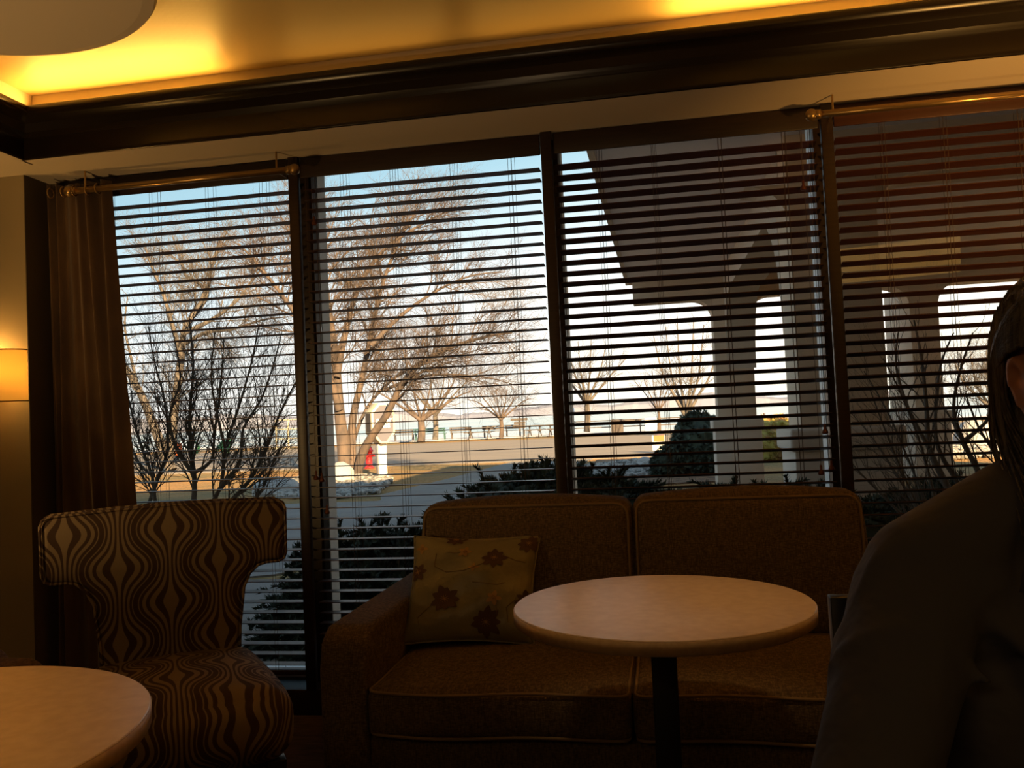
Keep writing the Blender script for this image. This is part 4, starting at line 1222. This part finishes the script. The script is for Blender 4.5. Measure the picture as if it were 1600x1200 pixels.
plant('deciduous_shrub', 'dense fine-twigged grey shrub outside, just right of the third post', 'shrub', 5.1, [
    ([(1470, 900), (1450, 800), (1420, 720), (1385, 640), (1350, 580)], 0.012, 0.003, 0.2),
    ([(1475, 900), (1440, 810), (1400, 740), (1360, 680), (1325, 640)], 0.012, 0.003, 0.4),
    ([(1480, 900), (1465, 800), (1440, 700), (1410, 620), (1380, 560)], 0.012, 0.003, -0.2),
    ([(1470, 900), (1430, 830), (1385, 780), (1345, 740), (1320, 710)], 0.012, 0.003, 0.1),
    ([(1480, 900), (1450, 830), (1420, 760), (1390, 690), (1360, 610)], 0.012, 0.003, -0.3),
], [(12.0, 0.40, 28, 0.15, 0.15), (11.0, 0.22, 32, 0.1, 0.10), (9.0, 0.12, 34, 0.05, 0.1)], 'shrub', 63, 'bare shrubs by the windows')

# ================================================================== EVERGREENS
def needle_spray(mb, p, d, L, rng, w=0.015, nl=0.034):
    d = d.normalized(); a = d.orthogonal().normalized(); b = d.cross(a)
    n = 9; P = [p+d*(L*i/n)+Vector((0, 0, -0.04*(i/n)**2)) for i in range(n+1)]
    mb.tube([P[0], P[n//2], P[n]], [0.004, 0.003, 0.001], 3, cap=False)
    for i in range(1, n+1):
        for k in range(5):
            q = rng.uniform(0, 2*math.pi)
            o = (a*math.cos(q)+b*math.sin(q)); tip = P[i]+(o*0.8+d*0.8).normalized()*nl*rng.uniform(0.7, 1.3)
            s = (d.cross(o)).normalized()*w*0.5
            kk = len(mb.v)
            mb.v += [tuple(P[i]-s), tuple(P[i]+s), tuple(tip)]
            mb.f.append((kk, kk+1, kk+2))
def evergreen(name, label, c, r, n, seed, material='needles', nl=0.04, lowgap=0.0, core=True, group='evergreen shrubs under the windows'):
    rng = random.Random(seed)
    E_ = thing(name, label, 'shrub', (c[0], c[1], GZ), group=group)
    st = MB(); mb = MB()
    base = Vector((c[0], c[1], GZ))
    for k in range(n):
        th = rng.uniform(0, 2*math.pi); v = rng.random()
        z = (v**0.8)
        rr = math.sqrt(max(0, 1-z*z))
        sh = rng.uniform(0.72, 1.0) if core else rng.uniform(0.35, 1.0)
        p = Vector((c[0]+math.cos(th)*r[0]*rr*sh, c[1]+math.sin(th)*r[1]*rr*sh, GZ+lowgap+z*r[2]*sh))
        d = (p-Vector((c[0], c[1], GZ+0.1))).normalized()+Vector((rng.gauss(0, .3), rng.gauss(0, .3), rng.gauss(0.1, .25)))
        for q in range(3):
            needle_spray(mb, p+Vector((rng.gauss(0, .04), rng.gauss(0, .04), rng.gauss(0, .03))), d+Vector((rng.gauss(0, .5), rng.gauss(0, .5), rng.gauss(0, .4))), rng.uniform(0.07, 0.14), rng, nl=nl)
        if k % 9 == 0: st.tube([base, base.lerp(p, 0.5)+Vector((0, 0, 0.05)), p], [0.015, 0.01, 0.004], 5, cap=False)
    if core: mb.ell((c[0], c[1], GZ+r[2]*0.42), (r[0]*0.88, r[1]*0.86, r[2]*0.54), 26, 14, None, 0.10, rng)
    st.build('stems', 'shrub', E_, fix=False)
    mb.build('foliage', material, E_, fix=False)
evergreen('juniper', 'dark low evergreen shrub outside, between the patterned chair and the sofa arm', (-1.75, 5.15), (0.80, 0.50, 0.80), 1500, 71, core=False)
evergreen('juniper', 'dark spreading evergreen shrub outside behind the left sofa cushion', (-0.70, 5.7), (1.15, 0.7, 1.06), 2500, 72)
evergreen('juniper', 'dark evergreen shrub along the sill line behind the middle of the sofa', (0.6, 5.9), (1.2, 0.6, 0.88), 2200, 73)
evergreen('juniper', 'dark evergreen shrub along the sill line below the portico columns', (2.0, 6.4), (1.1, 0.55, 0.82), 1500, 74)
evergreen('yew_bush', 'large rounded dark bush just left of the front portico column', (0.78, 19.6), (0.72, 0.9, 1.36), 900, 75, 'yew', 0.06, group='clipped bushes by the drive')
evergreen('yew_bush', 'smaller dark bush at the left foot of the large rounded bush', (0.12, 19.1), (0.38, 0.45, 0.66), 300, 76, 'yew', 0.06, group='clipped bushes by the drive')
evergreen('golden_shrub', 'yellow-leaved shrub in sun between the two portico columns', (2.9, 24.0), (0.85, 0.8, 1.15), 420, 77, 'yellow_leaf', 0.06, group='clipped bushes by the drive')

# ================================================================== STONES
def stone_mesh(mb, c, r, rng, flatn=0.6):
    rot = Matrix.Rotation(rng.uniform(0, 6.28), 3, 'Z') @ Matrix.Rotation(rng.uniform(-.4, .4), 3, 'X')
    mb.ell(c, (r*rng.uniform(.8, 1.3), r*rng.uniform(.7, 1), r*flatn*rng.uniform(.7, 1.2)), 7, 5, rot, 0.14, rng)
def bed(name, label, poly, n, r, seed):
    rng = random.Random(seed); mb = MB(); k = 0
    xs = [p[0] for p in poly]; ys = [p[1] for p in poly]
    def inside(x, y):
        c_ = False; j = len(poly)-1
        for i in range(len(poly)):
            if (poly[i][1] > y) != (poly[j][1] > y) and x < (poly[j][0]-poly[i][0])*(y-poly[i][1])/(poly[j][1]-poly[i][1])+poly[i][0]: c_ = not c_
            j = i
        return c_
    while k < n:
        x = rng.uniform(min(xs), max(xs)); y = rng.uniform(min(ys), max(ys))
        if inside(x, y): stone_mesh(mb, (x, y, GZ+r*0.3+rng.uniform(0, r*0.6)), r*rng.uniform(0.6, 1.3), rng); k += 1
    tag(mb.build(name, 'stone', fix=False), label, 'stones', None, 'stuff')
def gpoly_(pxs): return [tuple(atZ(x, y, GZ)[:2]) for x, y in pxs]
bed('cobble_bed', 'bed of white cobbles round the boulder at the foot of the big tree', gpoly([(400, 768), (470, 752), (560, 746), (612, 752), (590, 772), (540, 780), (440, 780)]), 1000, 0.10, 81)
bed('cobble_bed', 'bed of grey-white cobbles beside the walk behind the right sofa cushion', gpoly([(770, 762), (800, 748), (860, 736), (1000, 722), (1060, 716), (1110, 735), (1090, 742), (960, 750), (870, 760)]), 1500, 0.09, 82)
bed('cobble_bed', 'dark cobbles on the ground just outside the lower left window', [(-3.4, 3.7), (-0.9, 3.7), (-0.9, 4.9), (-3.4, 4.9)], 700, 0.07, 83)
bed('cobble_bed', 'sunlit cobbles beyond the portico at the right', gpoly([(1480, 700), (1600, 692), (1600, 712), (1480, 720)]), 700, 0.10, 84)
def boulder(label, px, pyb, r, seed, Y=None):
    rng = random.Random(seed); p = atZ(px, pyb, GZ)
    mb = MB(); mb.ell((p.x, p.y+r[1]*0.6, GZ+r[2]*0.30), r, 22, 14, None, 0.03, rng)
    tag(mb.build('boulder', 'boulder', smooth=True), label, 'rock', 'boulders in the beds')
boulder('large pale domed boulder at the foot of the big bare tree', 528, 758, (0.36, 0.34, 0.42), 1)
boulder('pale grey boulder in cobbles just left of the second post', 852, 752, (0.42, 0.36, 0.34), 2)
boulder('small grey boulder in the cobbles below the dark rounded bush', 1008, 728, (0.22, 0.2, 0.18), 3)
boulder('pale low boulder left of the cobbles behind the chair top', 425, 775, (0.55, 0.4, 0.30), 4)
boulder('sunlit boulder outside at the right between shrub stems and head', 1530, 702, (0.55, 0.45, 0.62), 5)

# ================================================================== SIGN, HYDRANT, STREET ITEMS
def hotel_sign():
    p = atZ(597, 743, GZ)
    T = thing('roadside_sign', 'grey octagonal sign box with cream rims on a white post beside the tree', 'sign', (p.x, p.y, GZ), math.radians(38))
    # local: front face normal = -y
    def octo(hw, z0, z1, ch, cb):
        return [(-hw+cb, z0), (hw-cb, z0), (hw, z0+cb*1.25), (hw, z1-ch), (hw-ch*0.9, z1), (-hw+ch*0.9, z1), (-hw, z1-ch), (-hw, z0+cb*1.25)]
    z0, z1 = 0.86, 1.98
    MB().prism(octo(0.33, z0, z1, 0.24, 0.24), -0.27, 0.27, 'y').build('sign_box', 'sign_frame', T, local=True, bevel=0.008)
    for yy in (-0.275, 0.275):
        f = MB().prism(octo(0.275, z0+0.07, z1-0.07, 0.21, 0.21), min(yy, yy*0.97), max(yy, yy*0.97), 'y').build('sign_panel', 'sign_face', T, local=True)
        f['label'] = 'grey recessed sign face'
    for sx in (-1, 1):
        MB().box(min(sx*0.332, sx*0.325), max(sx*0.332, sx*0.325), -0.17, 0.17, z0+0.34, z1-0.28).build('side_panel', 'timber', T, local=True)
    MB().box(-0.115, 0.115, -0.115, 0.115, 0, z0+0.02).build('post', 'white', T, local=True, bevel=0.006)
    for (txt, zz, s) in (('ador', 1.44, 0.24), ('uns', 1.30, 0.24)):
        cu = bpy.data.curves.new('lettering', 'FONT'); cu.body = txt; cu.size = s; cu.align_x = 'CENTER'; cu.extrude = 0.006; cu.offset = 0.006
        cu.materials.append(MAT['white'])
        tmp = bpy.data.objects.new('tmp', cu)
        me = bpy.data.meshes.new_from_object(tmp); me.name = 'lettering'
        bpy.data.objects.remove(tmp)
        o = bpy.data.objects.new('lettering', me); COL.objects.link(o); o.parent = T; o['label'] = 'white lettering' 
        o.location = (0.02, -0.285, zz); o.rotation_euler = (math.radians(90), 0, 0)
hotel_sign()
def hydrant():
    p = atZ(577, 732, GZ)
    T = thing('fire_hydrant', 'red fire hydrant on the golden grass behind the sign post', 'hydrant', (p.x, p.y, GZ))
    MB().lathe([(0, 0), (0.16, 0), (0.16, 0.05), (0.11, 0.06), (0.11, 0.52), (0.15, 0.54), (0.15, 0.58), (0.12, 0.60), (0.10, 0.68), (0.05, 0.74), (0, 0.75)], (p.x, p.y, GZ), 20).build('barrel', 'red', T, smooth=True)
    MB().tube([(p.x, p.y, GZ+0.74), (p.x, p.y, GZ+0.80)], 0.03, 6).build('operating_nut', 'red', T)
    for (dx, dy, r) in ((-0.2, 0, 0.05), (0.2, 0, 0.05), (0, -0.2, 0.07)):
        MB().tube([(p.x, p.y, GZ+0.42), (p.x+dx, p.y+dy, GZ+0.42)], r, 12).build('outlet_cap', 'red', T)
hydrant()
def bench(label, px, py, green=False, w=1.6, name='park_bench', cat='bench'):
    p = atZ(px, py, GZ); M_ = 'darkgreen' if green else 'timber'
    Y = min(p.y, 61.5); k = Y/p.y; X = p.x*k
    T = thing(name, label, cat, (X, Y, GZ+0.03), group='benches along the shore')
    z = GZ+0.03
    MB().box(X-w/2, X+w/2, Y-0.2, Y-0.06, z+0.42, z+0.46).box(X-w/2, X+w/2, Y-0.02, Y+0.12, z+0.42, z+0.46).build('seat', M_, T)
    MB().box(X-w/2, X+w/2, Y-0.24, Y-0.20, z+0.55, z+0.66).box(X-w/2, X+w/2, Y-0.27, Y-0.23, z+0.72, z+0.84).build('backrest', M_, T)
    for sx in (-1, 1):
        xx = X+sx*(w/2-0.12)
        MB().box(xx-0.03, xx+0.03, Y-0.22, Y-0.16, z, z+0.84).box(xx-0.03, xx+0.03, Y+0.06, Y+0.12, z, z+0.42).build('leg', M_, T)
def picnic(label, px, py, w=1.9):
    p = atZ(px, py, GZ); Y = min(p.y, 58.8); k = Y/p.y; X = p.x*k; z = GZ+0.03
    T = thing('picnic_table', label, 'picnic table', (X, Y, z), group='picnic tables along the shore')
    MB().box(X-w/2, X+w/2, Y-0.38, Y+0.38, z+0.72, z+0.77).build('tabletop', 'timber', T)
    for s in (-1, 1):
        MB().box(X-w/2, X+w/2, Y+s*0.72-0.13, Y+s*0.72+0.13, z+0.43, z+0.47).build('bench_seat', 'timber', T)
        MB().tube([(X+s*(w/2-0.3), Y-0.75, z), (X+s*(w/2-0.3), Y+0.3, z+0.74)], 0.04, 4).tube([(X+s*(w/2-0.3), Y+0.75, z), (X+s*(w/2-0.3), Y-0.3, z+0.74)], 0.04, 4).box(X+s*(w/2-0.3)-0.03, X+s*(w/2-0.3)+0.03, Y-0.8, Y+0.8, z+0.38, z+0.43).build('leg_frame', 'timber', T)
bench('shore bench just right of the octagonal sign', 632, 689)
bench('dark green bench behind the forked shore tree', 673, 687, True, 2.4)
bench('shore bench between the forked tree and the picnic tables', 721, 684)
picnic('picnic table left of the small vase-shaped tree', 750, 684)
bench('shore bench touching the trunk of the vase-shaped tree', 772, 683)
bench('shore bench left of the wooden direction sign', 806, 682, False, 1.5)
picnic('picnic table just right of the wooden direction sign', 836, 681, 1.3)
picnic('picnic table nearest the second post', 866, 680, 1.1)
bench('bench at the shore left of the portico bush', 985, 676)
def dsign():
    p = atZ(813, 685, GZ); k = 60/p.y; X = p.x*k; Y = 60; z = GZ+0.03
    T = thing('direction_sign', 'wooden direction sign with three stacked boards on the shore', 'sign', (X, Y, z))
    MB().box(X-0.05, X+0.05, Y-0.05, Y+0.05, z, z+1.35).build('post', 'timber', T)
    for (zz, w, dx) in ((1.12, 0.62, 0.0), (0.88, 0.42, 0.03), (0.62, 0.46, -0.04)):
        MB().prism([(X+dx-w, z+zz), (X+dx+w*0.85, z+zz), (X+dx+w, z+zz+0.09), (X+dx+w*0.85, z+zz+0.17), (X+dx-w, z+zz+0.17)], Y-0.09, Y-0.05, 'y').build('board', 'timber', T)
dsign()
def post_sign(label, px, pyb, ytop, w, h, m_board, m_post, Ymax=61, name='street_sign'):
    p = atZ(px, pyb, GZ); Y = min(p.y, Ymax); k = Y/p.y; X = p.x*k
    zt = atY(px, ytop, Y).z
    T = thing(name, label, 'sign', (X, Y, GZ), group=None)
    MB().tube([(X, Y, GZ), (X, Y, zt)], 0.035, 8).build('post', m_post, T)
    MB().box(X-w/2, X+w/2, Y-0.06, Y-0.04, zt-h, zt).build('board', m_board, T)
    return T, X, Y, zt
post_sign('small blue sign on a thin pole right of the second post', 896, 677, 638, 0.30, 0.45, 'blue', 'timber')
T_, X_, Y_, zt_ = post_sign('small white yard sign with an orange-red top on a white post', 1030, 708, 680, 0.42, 0.5, 'white', 'white')
MB().box(X_-0.15, X_+0.2, Y_-0.075, Y_-0.062, zt_-0.2, zt_).build('board_top', 'orange', T_)
# utility boxes by the shore
for (px, lb, m_) in ((965, 'grey utility box on the shore right of the airy tree', 'timber'), (1018, 'pale blue-white box on the shore left of the thin sapling', 'white')):
    p = atZ(px, 678, GZ); k = 59/p.y
    o = MB().box(p.x*k-0.4, p.x*k+0.4, 58.7, 59.3, GZ, GZ+0.95).build('utility_box', m_, bevel=0.03)
    tag(o, lb, 'box', 'boxes along the shore')
# rail fence pieces along the shore
def rail_fence(label, xa, xb, Y):
    T = thing('rail_fence', label, 'fence', ((xa+xb)/2, Y, GZ))
    n = int((xb-xa)/2.4)
    for k in range(n+1):
        X = xa+(xb-xa)*k/n; MB().box(X-0.05, X+0.05, Y-0.05, Y+0.05, GZ, GZ+1.0).build('fence_post', 'timber', T)
    for z in (0.4, 0.85): MB().box(xa, xb, Y-0.03, Y+0.03, GZ+z, GZ+z+0.07).build('rail', 'timber', T)
rail_fence('low grey rail fence along the shore right of the second post', -6.5, 3.0, 60)

# playground seen through the shrub
def play_items():
    for (px, lb, s) in ((305, 'small green play sculpture with a curled tail seen through the shrub', 0.8), (352, 'rounded green play sculpture right of the curled one', 1.25)):
        p = atZ(px, 704, GZ); k = 50/p.y; X = p.x*k*1.0; Y = 50
        T = thing('play_sculpture', lb, 'play equipment', (0, 0, 0), group='green play sculptures')
        X0 = X; X = 0; Y = 0
        B = MB()
        if s < 1:
            B.tube([(X-0.5, Y, GZ+0.1), (X+0.1, Y, GZ+0.3), (X+0.5, Y, GZ+0.8), (X+0.3, Y, GZ+1.3), (X-0.1, Y, GZ+1.35), (X-0.2, Y, GZ+1.05)], [0.3, 0.34, 0.26, 0.2, 0.14, 0.05], 12)
        else:
            B.ell((X, Y, GZ+0.85), (0.95, 0.55, 0.62)).tube([(X-0.7, Y, GZ+0.8), (X-1.2, Y, GZ+0.5), (X-1.5, Y, GZ+0.2)], [0.3, 0.2, 0.05], 10).ell((X+0.75, Y, GZ+1.25), (0.4, 0.3, 0.3))
        B.build('body', 'green', T, smooth=True)
        if s >= 1:
            for dx in (-0.45, 0.5):
                MB().tube([(X+dx, Y, GZ), (X+dx, Y, GZ+0.6)], [0.16, 0.2], 10).build('leg', 'green', T, smooth=True)
        T.scale = (0.42, 0.42, 0.55); T.location = (X0, 50, GZ-GZ*0.55)
    p = atZ(273, 704, GZ); k = 48/p.y; X = p.x*k; Y = 48
    T = thing('play_slide', 'small red-orange slide seen through the shrub at left', 'play equipment', (X, Y, GZ))
    MB().prism([(X-0.4, GZ), (X-0.25, GZ), (X+0.22, GZ+0.75), (X+0.1, GZ+0.8)], Y-0.2, Y+0.2, 'y').build('chute', 'orange', T)
    MB().box(X+0.15, X+0.35, Y-0.2, Y+0.2, GZ, GZ+0.75).build('ladder', 'orange', T)
    p = atZ(458, 700, GZ); k = 52/p.y; X = p.x*k; Y = 52
    T = thing('swing_frame', 'pale playground climbing frame just left of the first post', 'play equipment', (X, Y, GZ))
    for sx in (-1.1, -0.3, 0.5, 1.3):
        MB().tube([(X+sx, Y, GZ), (X+sx, Y, GZ+1.9)], 0.06, 8).build('upright', 'sign_frame', T)
    for z in (0.7, 1.3, 1.9): MB().tube([(X-1.1, Y, GZ+z), (X+1.3, Y, GZ+z)], 0.04, 8).build('rung', 'sign_frame', T)
play_items()
